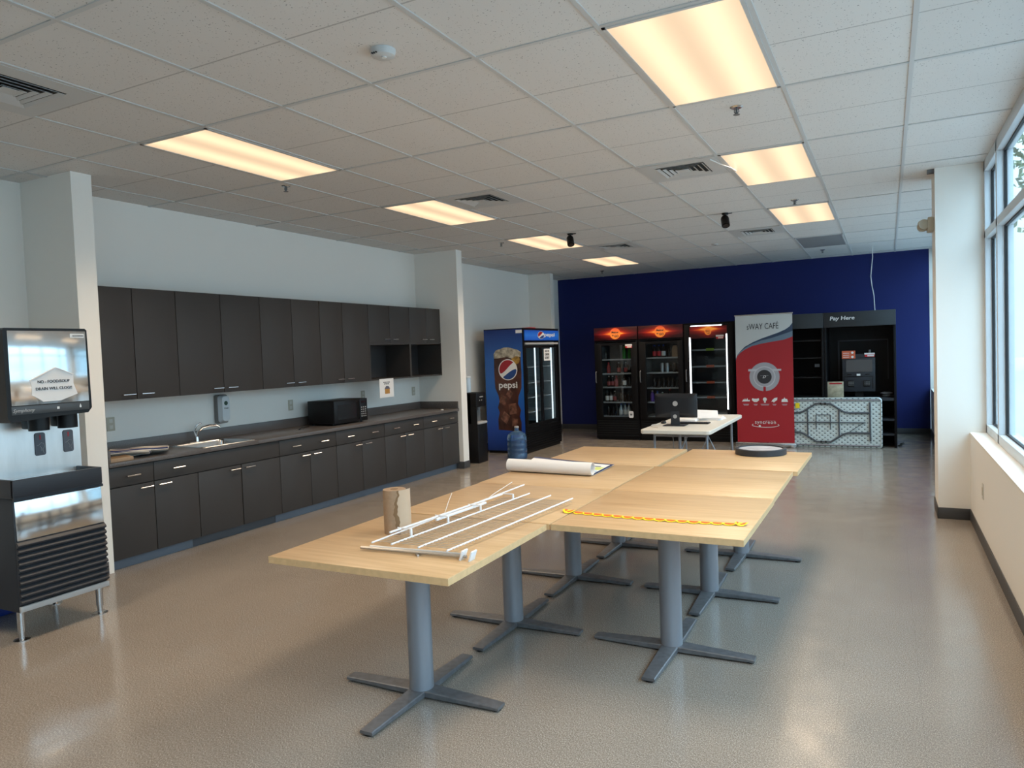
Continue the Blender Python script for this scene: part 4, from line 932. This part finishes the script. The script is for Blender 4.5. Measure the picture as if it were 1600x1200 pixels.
# price tags, stickers
for k, z in enumerate(SH[2]):
    tag(MB().box(-2.70, -2.57, YF+.03, YF+.044, z-.02, z+.02).build('price_tag', 'lime' if k == 0 else 'orangep'), 'lime green price tag on the top shelf of the right fridge' if k == 0 else 'orange price tag on the %s shelf of the right fridge' % ['', 'second', 'third', 'fourth', 'lowest'][k], 'price tag', 'shelf price tags in the right fridge')
for (x, z, y, lb) in ((-4.02, 1.66, YF-.036, 'left fridge door'), (-2.45, 1.755, YF-.051, 'right fridge door')):
    m = MB().box(x-.06, x+.06, y-.001, y, z-.035, z-.0, mi=1).box(x-.065, x+.06, y-.0015, y, z, z+.03)
    m.box(x-.03, x+.05, y-.002, y-.001, z-.028, z-.008); tag(m.build('sticker', ['paper', 'redcap']), 'red and white sticker near the top of the %s' % lb, 'sticker')
m = MB(); loft(m, [[(-4.01+a, YF-.036, .455+b) for a, b in rrect(0, 0, .042, .058, .02)], [(-4.01+a, YF-.0375, .455+b) for a, b in rrect(0, 0, .041, .057, .02)]])
m.box(-4.035, -3.985, YF-.039, YF-.0376, .475, .485, mi=1).box(-4.03, -3.99, YF-.039, YF-.0376, .44, .462, mi=1); tag(m.build('sticker', ['paper', 'ink']), 'rounded white sticker at the bottom corner of the left fridge door', 'sticker')
# bottles
def bottle(x, z, kind, label, grp, y=YF+.10):
    t = thing('drink_bottle', (x, y, z), label, 'bottle', grp); body, cap, lab, h, r = kind
    MB().lathe((x, y, z), [(0, .0), (r*.92, .0), (r, .008), (r, h*.58), (r*.8, h*.70), (r*.42, h*.82), (r*.38, h*.93), (0, h*.93)], 18).build('bottle', body, t)
    MB().lathe((x, y, z+h*.90), [(0, 0), (r*.44, 0), (r*.44, h*.085), (0, h*.09)], 14).build('cap', cap, t)
    if lab: MB().lathe((x, y, z+h*.14), [(r*1.02, 0), (r*1.02, h*.36), (r*1.0, h*.36), (r*1.0, 0)], 18).build('label', lab, t)
GR = ('green', 'lime', None, .23, .034); PK = ('pink', 'redcap', None, .20, .034); PK2 = ('dark', 'white', 'pink', .20, .032)
WL = ('dark', 'dark', 'paper', .22, .034); BC = ('can', 'bluecap', 'paper', .22, .034); CO = ('dark', 'bluecap', 'paper', .22, .034); CR = ('dark', 'bluecap', 'redcap', .22, .034)
PU = ('purple', 'white', None, .20, .034); BL = ('cblue', 'bluecap', None, .19, .034); OC = ('dark', 'redcap', 'orangep', .22, .034); GN = ('green', 'white', None, .17, .034)
rows = [(0, 0, [(-4.15, GR, 'green bottle with pale cap, left of the pair at the top of the left fridge'), (-4.05, GR, 'green bottle, right of the pair at the top of the left fridge')]),
        (0, 1, [(-4.45, PK, 'pink drink bottle at the left of the second shelf of the left fridge'), (-4.26, PK2, 'white-capped bottle in the middle of the second shelf of the left fridge'), (-4.13, PK2, 'white-capped bottle at the right of the second shelf of the left fridge')]),
        (0, 2, [(-4.45, PK2, 'first of three pink-labelled bottles, middle shelf of the left fridge'), (-4.38, PK2, 'second of three pink-labelled bottles, middle shelf of the left fridge'), (-4.31, PK, 'pink bottle right of two pink-labelled ones, middle shelf of the left fridge'), (-4.16, WL, 'white-labelled bottle alone at the right of the left fridge middle shelf')]),
        (0, 3, [(-4.49, WL, 'dark bottle with white label at the left of the fourth shelf, left fridge'), (-4.42, WL, 'second dark white-labelled bottle on the fourth shelf, left fridge'), (-4.35, PK2, 'pink-labelled bottle on the fourth shelf of the left fridge')]),
        (0, 4, [(-4.24, BC, 'first of three blue-capped bottles on the floor shelf, left fridge'), (-4.16, BC, 'second of three blue-capped bottles on the floor shelf, left fridge'), (-4.09, BC, 'third blue-capped bottle, next to the rounded sticker, left fridge')]),
        (1, 0, [(-3.60, CR, 'first red-labelled bottle at the top of the middle fridge'), (-3.52, CR, 'second red-labelled bottle at the top of the middle fridge'), (-3.44, CO, 'blue-capped white-labelled bottle at the top of the middle fridge')]),
        (1, 3, [(-3.66, PU, 'purple bottle on the fourth shelf of the middle fridge'), (-3.57, BL, 'blue bottle on the fourth shelf of the middle fridge'), (-3.48, GN, 'green-topped bottle just above the monitor, middle fridge'), (-3.35, OC, 'red-capped orange bottle above the monitor, middle fridge')])]
for f, s, items in rows:
    for x, kd, lb in items: bottle(x, SH[f][s], kd, lb, 'drinks in the %s fridge' % ('left', 'middle')[f])
dk = [('dark', 'dark', None, .17, .03)]
for f, s, xs in ((0, 0, (-4.50,)), (0, 1, (-4.02,)), (0, 2, (-4.08, -4.01)), (0, 3, (-4.25, -4.17, -4.10, -4.03)), (0, 4, (-4.48, -4.40, -4.32)), (1, 0, (-3.35, -3.28)), (1, 2, (-3.62, -3.54, -3.46, -3.38, -3.30, -3.22))):
    for x in xs: bottle(x, SH[f][s], dk[0], 'dark bottle on shelf %s of the %s fridge' % (['one, counted from the top', 'two, counted from the top', 'three, counted from the top', 'four, counted from the top', 'five, counted from the top'][s], ('left', 'middle')[f]), 'dark bottles on shelf %d of the %s fridge' % (s+1, ('left', 'middle')[f]), y=YF+.13)
for x, lb in ((-3.47, 'leftmost'), (-3.38, 'second from left'), (-3.26, 'third from left'), (-3.19, 'rightmost')):
    z = SH[1][1]; t = thing('drink_can', (x, YF+.10, z), 'tall silver can on the second shelf of the middle fridge, %s of four' % lb, 'can', 'silver cans in the middle fridge')
    MB().lathe((x, YF+.10, z), [(0, 0), (.024, 0), (.03, .008), (.03, .148), (.025, .158), (0, .156)], 18).build('can', 'can' if lb in ('leftmost', 'second from left') else 'dark', t)
    MB().lathe((x, YF+.10, z+.157), [(0, 0), (.024, 0), (.024, .004), (0, .004)], 16).build('lid', 'can', t)
m = MB(); loft(m, [[(-3.24+a, YF+.10+b, SH[1][0]+z) for a, b in rrect(0, 0, .05*k, .02*k+.006, .006)] for z, k in ((0, 1), (.12, 1.0), (.17, .85), (.20, .55))]); tag(m.build('snack_pouch', 'tan'), 'tan pouch at the right of the top shelf, middle fridge', 'pouch')

# ------------------------------------------------------------------ white folding table, monitor
t = thing('folding_table', (-1.97, 8.3, 0), 'white plastic folding table carrying the computer monitor', 'table')
m = MB(); X0, X1, Yn, Yf = -2.34, -1.60, 7.42, 9.25
pt = rrect((X0+X1)/2, (Yn+Yf)/2, (X1-X0)/2, (Yf-Yn)/2, .05)
loft(m, [[(x, y, .700) for x, y in rrect((X0+X1)/2, (Yn+Yf)/2, (X1-X0)/2-.01, (Yf-Yn)/2-.01, .05)], [(x, y, .708) for x, y in pt], [(x, y, .738) for x, y in pt], [(x, y, .745) for x, y in rrect((X0+X1)/2, (Yn+Yf)/2, (X1-X0)/2-.006, (Yf-Yn)/2-.006, .05)]])
m.box(X0+.02, X1-.02, Yn+.02, Yf-.02, .699, .702); m.build('tabletop', mat('white_hdpe', (.68, .66, .60), .4, bump=.1, bscale=400), t)
for (ye, s) in ((7.66, 1), (9.0, -1)):
    for x in (-2.25, -1.93 if 0 else -1.69):
        MB().tube([(x, ye, .70), (x, ye, .45), (x+(.03 if x > -2 else -.03)*0, ye-.02*s, .40), (x, ye-.05*s, .02), (x, ye-.05*s, .0)], .0135, 12).build('leg', 'post', t)
    MB().cyl((-2.25, ye-.03*s, .22), (-1.69, ye-.03*s, .22), .011, 10).cyl((-2.25, ye, .66), (-1.69, ye, .66), .011, 10).build('leg_crossbar', 'post', t)
    MB().tube([(-1.97, ye, .50), (-1.97, ye+.25*s, .60), (-1.97, ye+.42*s, .69)], .009, 8).tube([(-2.1, ye, .22), (-1.97, ye, .50), (-1.84, ye, .22)], .009, 8).build('brace', 'post', t)
MB().cyl((-1.96, 7.60, .0), (-1.96, 7.60, .70), .016, 12).build('leg', 'post', t)
t = thing('computer_monitor', (-2.07, 7.93, .745), 'black computer monitor seen from behind on the white table', 'monitor')
sx0, sx1 = -2.31, -1.845; yb2 = 7.90
m = MB(); loft(m, [[(-2.0775+a, 7.935, .962+z) for a, z in rrect(0, 0, .2325, .132, .008)], [(-2.0775+a, 7.915, .962+z) for a, z in rrect(0, 0, .2325, .132, .008)], [(-2.0775+a, 7.897, .962+z) for a, z in rrect(0, 0, .20, .105, .02)], [(-2.0775+a, 7.893, .962+z) for a, z in rrect(0, 0, .12, .08, .02)]])
m.box(-2.309, -1.846, 7.933, 7.937, .831, 1.093); m.build('housing', mat('monitor_black', (.008, .010, .015), .35), t)
MB().box(-2.29, -1.865, 7.937, 7.9385, .85, 1.075).build('screen', 'bgloss', t)
MB().lathe((0, 0, 0), [(.024, 0), (.028, 0), (.028, .002), (.024, .002)], 32, M=Matrix.Translation((-2.0775, 7.893, .985)) @ Matrix.Rotation(PI/2, 4, 'X')).build('logo_ring', 'lgrey', t)
text('DELL', .036, (-2.0775, 7.8915, .985), '-Y', 'lgrey', t, name='logo_lettering', bold=.02)
st = MB().prism([(-2.13, 7.885, .752), (-2.03, 7.885, .752), (-2.035, 7.885, .90), (-2.125, 7.885, .90)], (0, .012, 0)).build('stand', 'dgrey', t)
MB().cyl((-2.08, 7.884, .845), (-2.08, 7.886, .845), .022, 20).build('cable_hole', 'lgrey', st)
MB().box(-2.20, -1.96, 7.80, 7.99, .745, .753, b=.003).build('stand_base', 'dgrey', t)
MB().box(-2.305, -2.265, 7.913, 7.9145, .836, .85).build('sticker', 'orangep', t)
t = thing('keyboard', (-2.0, 8.12, .745), 'black keyboard lying behind the monitor stand', 'keyboard')
MB().box(-2.18, -1.76, 8.06, 8.19, .745, .757, b=.003).build('base', 'black', t)
m = MB()
for r_ in range(5):
    for c_ in range(16): m.box(-2.17+c_*.0255, -2.15+c_*.0255, 8.07+r_*.023, 8.088+r_*.023, .757, .761)
m.build('keys', 'dgrey', t)
t = thing('computer_mouse', (-2.27, 8.10, .745), 'black computer mouse left of the monitor stand', 'mouse')
m = MB().sphere((-2.27, 8.10, .755), .05, (0.6, 1, .45)); 
m.build('shell', 'black', t)
for k in range(5):
    R_ = Matrix.Translation((-1.83, 8.62, 0)) @ Matrix.Rotation(-.15+.07*k, 4, 'Z')
    m = MB().box(-.11, .11, -.15, .15, .745+k*.006, .7505+k*.006, M=R_)
    tag(m.build('paper_stack', 'paper'), ['lowest of the loose papers on the white table', 'second-lowest of the loose papers on the white table', 'middle one of the loose papers on the white table', 'second-highest of the loose papers on the white table', 'topmost of the flat loose papers on the white table'][k], 'papers', 'loose papers behind the monitor')
t = thing('open_binder', (-1.97, 8.42, .745), 'white open binder standing on the papers right of the monitor', 'binder')
MB().prism([(-2.0, 8.40, .776), (-1.74, 8.50, .776), (-1.76, 8.56, .85), (-2.02, 8.46, .87)], (0, .006, .002)).build('sheet', 'paper', t)
MB().box(-2.20, -1.96, 8.30, 8.52, .745, .772, b=.004).build('page_block', 'paper', t)
tag(MB().tube([(-2.28, 8.0, .752), (-2.33, 7.85, .752), (-2.3, 7.7, .75), (-2.2, 7.62, .75)], .004, 6).build('usb_cable', 'offw'), 'pale cable on the left edge of the white table', 'cable')
tag(MB().tube([(-2.0, 7.47, .698), (-2.02, 7.6, .45), (-2.08, 7.68, .2), (-2.12, 7.75, .01)], .005, 6).build('power_cord', 'mgrey'), 'grey power cord hanging under the white table', 'cord')

# ------------------------------------------------------------------ banner
t = thing('roll_up_banner', (-1.71, 11.88, 0), 'red and white roll-up cafe banner with a coffee cup', 'banner')
bx0, bx1, by, bz0, bz1 = -2.135, -1.285, 11.88, .07, 2.06
BW, BH = bx1-bx0, bz1-bz0
pan = MB().box(bx0, bx1, by, by+.002, bz0, bz1).build('panel', 'red', t)
def bp(pts, dy, mm, name, z=.0008):
    return MB().prism([(bx0+u*BW, by-dy, bz0+v*BH) for u, v in pts], (0, -z, 0)).build(name, mm, pan)
def V(y, u): return 1-(y-(115-55*u))/2760*1.0
wl = [(0, 1040), (.03, 960), (.083, 880), (.165, 780), (.31, 680), (.46, 600), (.585, 545), (.755, 470), (.88, 400), (.95, 340), (1.0, 260)]
nl = [(0, 1042), (.03, 965), (.083, 890), (.165, 810), (.25, 745), (.335, 700), (.46, 640), (.63, 590), (.80, 520), (.92, 470), (1.0, 430)]
sl = [(0, 1065), (.03, 985), (.083, 915), (.165, 842), (.29, 765), (.46, 710), (.67, 660), (.84, 625), (.92, 590), (1.0, 550)]
for lst, dy, mm, nm in ((sl, .0, 'slate', 'slate_band'), (nl, .001, 'navyp', 'navy_band'), (wl, .002, 'bwhite', 'white_field')):
    bp([(u, V(y, u)) for u, y in lst]+[(1, 1), (0, 1)], dy, mm, nm)
cxm, czm = bx0+.5*BW, bz0+.515*BH
def disc(r, dy, mm, nm, parent=pan, hole=None, cx=cxm, cz=czm):
    return MB().cyl((cx, by-dy-.0008, cz), (cx, by-dy, cz), r, 40).build(nm, mm, parent)
disc(.225, .0005, 'silver', 'cup_saucer'); disc(.165, .0015, 'silver2', 'cup_rim'); disc(.15, .0025, 'silver', 'cup_inside'); disc(.108, .0035, 'ink', 'coffee')
text('D', .05, (cxm, by-.0045, czm), '-Y', 'white', pan, shear=.5); text('sway cafe', .12, (cxm, by-.0045, czm+.02), '-Y', 'silver', pan, height=.012)
m = MB().box(cxm-.24, cxm-.10, by-.003, by-.002, czm+.09, czm+.125).box(cxm+.11, cxm+.25, by-.003, by-.002, czm+.09, czm+.118); m.build('spoons', 'silver2', pan)
MB().box(cxm-.018, cxm+.018, by-.0035, by-.0025, czm-.23, czm-.155).build('saucer_notch', 'red', pan)
text('sWAY CAFÉ', .47, (bx0+.485*BW, by-.004, bz0+.917*BH), '-Y', 'dgrey', pan, height=.115)
zi = bz0+.332*BH
def isil(pts, cx): return [(cx+x, by-.0012, zi+z) for x, z in pts]
ic = MB(); xs_ = [bx0+BW*u for u in (.165, .335, .50, .665, .84)]
ic.prism(isil([(-.065, -.02), (-.045, .0), (-.045, .02), (-.03, .0), (-.015, .03), (0, .0), (.02, .035), (.03, .0), (.06, .005), (.055, -.02)], xs_[0]), (0, -.001, 0))
ic.prism(isil([(-.055, .0), (-.05, .03), (-.02, .022), (.02, .022), (.05, .03), (.055, .0), (.02, -.03), (-.02, -.03)], xs_[1]), (0, -.001, 0))
ic.prism([(xs_[2]+.03*math.cos(a), by-.0012, zi+.012+.03*math.sin(a)) for a in [2*PI*q/16 for q in range(16)]], (0, -.001, 0)); ic.box(xs_[2]-.013, xs_[2]+.013, by-.0022, by-.0012, zi-.042, zi-.01)
ic.prism(isil([(-.045, -.03), (-.03, 0), (.0, .03), (.045, .04), (.04, .0), (.01, -.02), (-.01, -.04), (-.02, -.02)], xs_[3]), (0, -.001, 0))
ic.prism(isil([(-.045, -.03), (-.04, .01), (-.01, .02), (0, .045), (.01, .02), (.04, .015), (.05, -.03)], xs_[4]), (0, -.001, 0))
ic.build('icons', 'white', pan)
m = MB()
for x, wd in zip(xs_, (.09, .06, .13, .06, .08)):
    m.box(x-wd/2, x+wd/2, by-.0012, by-.0002, zi-.068, zi-.062); m.box(x-wd/2+.01, x+wd/2-.01, by-.0012, by-.0002, zi-.082, zi-.076)
m.build('icon_captions', 'silver2', pan)
zs = bz0+.15*BH
text('syncreon', .31, (cxm, by-.0012, zs), '-Y', 'white', pan, height=.055, space=1.15); text('a global business', .15, (cxm+.07, by-.0012, zs+.038), '-Y', 'silver2', pan, height=.008)
MB().tube([(cxm+.2*math.cos(a), by-.002, zs-.03+.035*math.sin(a)) for a in [PI*.86+q*(PI*1.28)/20 for q in range(21)]], .004, 6).sphere((cxm-.085, by-.002, zs-.045), .016, (1, .1, 1)).build('swoosh', 'white', pan)
MB().cyl((bx0-.01, by+.001, bz1+.006), (bx1+.01, by+.001, bz1+.006), .011, 12).build('top_rail', 'steel', t)
MB().box(bx0-.03, bx1+.03, by-.045, by+.035, .012, .068, b=.012).build('base_housing', 'steel', t)
MB().box(bx0-.02, bx0+.05, by-.11, by+.045, 0, .012, b=.003).box(bx1-.05, bx1+.02, by-.11, by+.045, 0, .012, b=.003).build('foot', 'steel', t)
MB().cyl(((bx0+bx1)/2, by+.03, .06), ((bx0+bx1)/2, by+.012, bz1), .008, 10).build('support_pole', 'steel', t)

# ------------------------------------------------------------------ folded table leaning on the cabinets
t = thing('folded_table', (-.88, 11.95, 0), 'white folding table stood on its long edge, legs folded, by the Pay Here cabinet', 'table')
fcx, fz, FL, FHh = -.88, .38, .80, .378
def dimple():
    m = mat('dimpled_hdpe', (.60, .66, .65), .5); n = m.node_tree; b = n.nodes['Principled BSDF']
    tcn = N(n, 'ShaderNodeTexCoord'); s = N(n, 'ShaderNodeSeparateXYZ'); n.links.new(tcn.outputs['Object'], s.inputs[0])
    a = mth(n, 'SINE', mth(n, 'MULTIPLY', s.outputs['X'], 2*PI/.078)); c = mth(n, 'SINE', mth(n, 'MULTIPLY', s.outputs['Z'], 2*PI/.066))
    k = mth(n, 'MULTIPLY', a, c); g = mth(n, 'GREATER_THAN', k, .58)
    mx = n.nodes.new('ShaderNodeMix'); mx.data_type = 'RGBA'; n.links.new(g, mx.inputs[0]); mx.inputs[6].default_value = (.60, .67, .66, 1); mx.inputs[7].default_value = (.17, .21, .22, 1)
    n.links.new(mx.outputs[2], b.inputs['Base Color'])
    bp_ = n.nodes.new('ShaderNodeBump'); bp_.inputs['Strength'].default_value = .6; bp_.inputs['Distance'].default_value = .004; n.links.new(k, bp_.inputs['Height']); bp_.invert = True; n.links.new(bp_.outputs[0], b.inputs['Normal'])
    return m
tb = MB(); loft(tb, [[(fcx+a, 11.985, fz+b) for a, b in rrect(0, 0, FL, FHh, .05)], [(fcx+a, 11.955, fz+b) for a, b in rrect(0, 0, FL, FHh, .05)], [(fcx+a, 11.945, fz+b) for a, b in rrect(0, 0, FL-.012, FHh-.012, .045)], [(fcx+a, 11.962, fz+b) for a, b in rrect(0, 0, FL-.022, FHh-.022, .04)]])
tb.box(fcx-FL+.03, fcx+FL-.03, 11.98, 11.986, fz-FHh+.03, fz+FHh-.03); tb.build('tabletop', dimple(), t)
def fr(pts, name='leg_frame', r=.012): MB().tube([(x, 11.94, z) for x, z in pts], r, 10).build(name, 'foldmetal', t)
for s in (1, -1):
    fr([(fcx+s*.64, .11), (fcx+s*.64, .69)], 'leg_crossbar', .013)
    for zz, sg in ((.20 if s > 0 else .20, 1), (.56, -1)):
        z0 = .20+.03 if sg > 0 else .53; zo = .09 if sg > 0 else .67
        fr([(fcx+s*.64, z0), (fcx+s*.34, z0), (fcx+s*.28, z0-.02*sg), (fcx+s*.10, zo), (fcx-s*.02, zo)], 'leg', .014)
        MB().cyl((fcx-s*.045, 11.94, zo), (fcx-s*.02, 11.94, zo), .017, 12).build('leg_cap', 'black', t)
    fr([(fcx+s*.22, .17), (fcx+s*.22, .60)], 'leg_crossbar', .011)
    fr([(fcx+s*.10, .28), (fcx+s*.10, .50)], 'bracket', .007)
    fr([(fcx+s*.12, .385), (fcx+s*.58, .385)], 'brace', .009)
    fr([(fcx+s*.38, .26), (fcx+s*.56, .385)], 'brace', .005)
fr([(fcx-.12, .385), (fcx+.12, .385)], 'lock_bar', .012); fr([(fcx-.10, .50), (fcx+.10, .50)], 'bracket', .006)
MB().tube([(fcx-FL+.02, 11.95, .72), (fcx+FL-.03, 11.95, .72)], .012, 8).tube([(fcx-FL+.02, 11.95, .04), (fcx+FL-.03, 11.95, .04)], .012, 8).build('side_rail', 'post', t)
tag(MB().box(-1.27, -1.21, 11.935, 11.9425, .60, .68).build('yellow_label', 'yellow'), 'bright yellow label on the folded table beside the banner', 'label')

# ------------------------------------------------------------------ black market cabinets
def market(x0, x1, label):
    t = thing('market_cabinet', ((x0+x1)/2, 12.4, 0), label, 'cabinet', 'tall black market cabinets')
    y0, y1 = 12.08, 12.72
    MB().box(x0, x0+.035, y0, y1, 0, 2.04, b=.002).box(x1-.035, x1, y0, y1, 0, 2.04, b=.002).box(x0+.035, x1-.035, y1-.03, y1, 0, 2.04).box(x0+.035, x1-.035, y0+.03, y1-.03, 2.0, 2.04).build('body', 'blackm', t)
    h = MB().box(x0+.0, x1-.0, y0-.02, y0+.03, 1.82, 2.045, b=.003).build('header', mat('header_charcoal', (.02, .024, .028), .5) if 'header_charcoal' not in bpy.data.materials else bpy.data.materials['header_charcoal'], t)
    return t, h
k1, h1 = market(-1.86, -.865, 'tall black market cabinet half hidden by the banner')
for z in (.35, .75, 1.05, 1.35, 1.62): MB().box(-1.825, -.90, 12.14, 12.69, z, z+.02).build('shelf', 'black', k1)
MB().box(-1.00, -.93, 12.12, 12.139, 1.22, 1.27).build('keypad', 'dgrey', k1)
m = MB()
for a in range(4):
    for b in range(2): m.box(-.995+a*.017, -.985+a*.017, 12.118, 12.12, 1.23+b*.02, 1.24+b*.02)
m.build('keypad_buttons', 'mgrey', k1)
k2, h2 = market(-.86, .115, 'tall black market cabinet lettered Pay Here')
text('Pay Here', .34, (-.60, 12.0585, 1.945), '-Y', 'white', h2, height=.075, bold=.02, shear=.12)
MB().box(-.825, .08, 12.10, 12.69, .70, .745).build('counter_shelf', 'dgrey', k2)
for z in (.40, .18): MB().box(-.825, .08, 12.10, 12.69, z, z+.03).build('shelf', 'dgrey', k2)
MB().box(-.70, -.68, 12.66, 12.69, 1.0, 1.62).box(.0, .015, 12.66, 12.69, 1.0, 1.62).box(-.70, .015, 12.66, 12.69, 1.60, 1.62).build('back_frame', 'dgrey', k2)
t = thing('pay_terminal', (-.39, 12.4, .745), 'dark grey self-checkout terminal inside the Pay Here cabinet', 'terminal')
MB().box(-.62, -.165, 12.26, 12.36, .83, 1.345, b=.008).box(-.60, -.19, 12.265, 12.36, 1.34, 1.40, b=.004).build('housing', 'dgrey', t)
MB().box(-.565, -.205, 12.255, 12.26, 1.13, 1.315).build('screen', mat('terminal_screen', (.085, .078, .078), .25), t)
MB().box(-.59, -.20, 12.252, 12.26, 1.055, 1.065).box(-.59, -.585, 12.252, 12.26, .87, 1.06).box(-.205, -.2, 12.252, 12.26, .87, 1.06).build('recess_trim', 'black', t)
MB().box(-.42, -.37, 12.252, 12.26, 1.07, 1.10).build('label_plate', 'white', t)
for x in (-.52, -.27): MB().box(x-.03, x+.03, 12.254, 12.26, 1.085, 1.10, b=.002).build('card_slot', 'black', t)
for x in (-.50, -.28):
    c = MB().box(x-.045, x+.045, 12.235, 12.26, .905, 1.0, b=.006).build('card_reader', 'black', t); m = MB()
    for a in range(4):
        for b in range(3): m.box(x-.035+a*.02, x-.022+a*.02, 12.233, 12.235, .925+b*.022, .938+b*.022)
    m.build('buttons', 'mgrey', c)
MB().box(-.45, -.33, 12.36, 12.55, .745, 1.1).build('stand', 'black', t)
MB().cyl((-.24, 12.3, 1.39), (-.24, 12.3, 1.46), .018, 12).build('camera_stub', 'mgrey', t)
m = MB().box(-.62, -.435, 12.248, 12.252, 1.335, 1.455).cyl((-.475, 12.2475, 1.425), (-.475, 12.248, 1.425), .018, 16, mi=1).cyl((-.475, 12.2475, 1.36), (-.475, 12.248, 1.36), .018, 16, mi=1)
for k in range(3): m.box(-.605, -.52, 12.2472, 12.248, 1.355+k*.03, 1.362+k*.03, mi=1)
tag(m.build('orange_card', ['orangep', 'paper']), 'orange card with white discs on the pay terminal', 'card')
m = MB().box(-.305, -.17, 12.25, 12.254, 1.355, 1.39, mi=1).box(-.31, -.17, 12.249, 12.253, 1.39, 1.415).box(-.27, -.18, 12.248, 12.25, 1.362, 1.382); tag(m.build('sticker', ['paper', 'redcap']), 'red and white sticker at the top right of the pay terminal', 'sticker')
tag(MB().box(-.83, -.60, 12.15, 12.17, .745, .99, b=.002).box(-.80, -.62, 12.148, 12.15, .95, .975, mi=1).build('leaflet_holder', [mat('leaflet', (.42, .38, .27), .5, noise=.3, nscale=16), 'red']), 'beige framed leaflet standing left of the pay terminal', 'leaflet')
m = MB(); m.sphere((-.02, 12.3, .80), .085, (1, .8, .28)); m.sphere((-.02, 12.3, .765), .06, (1, .8, .3)); tag(m.build('small_scanner', 'mgrey'), 'small rounded grey device on the shelf right of the pay terminal', 'device')
tag(MB().tube([(.13, 12.3, .01), (.17, 12.2, .03), (.2, 12.25, .05), (.16, 12.35, .03)], .012, 8).build('cable_bundle', 'black'), 'black cable bundle on the floor at the right foot of the Pay Here cabinet', 'cable')
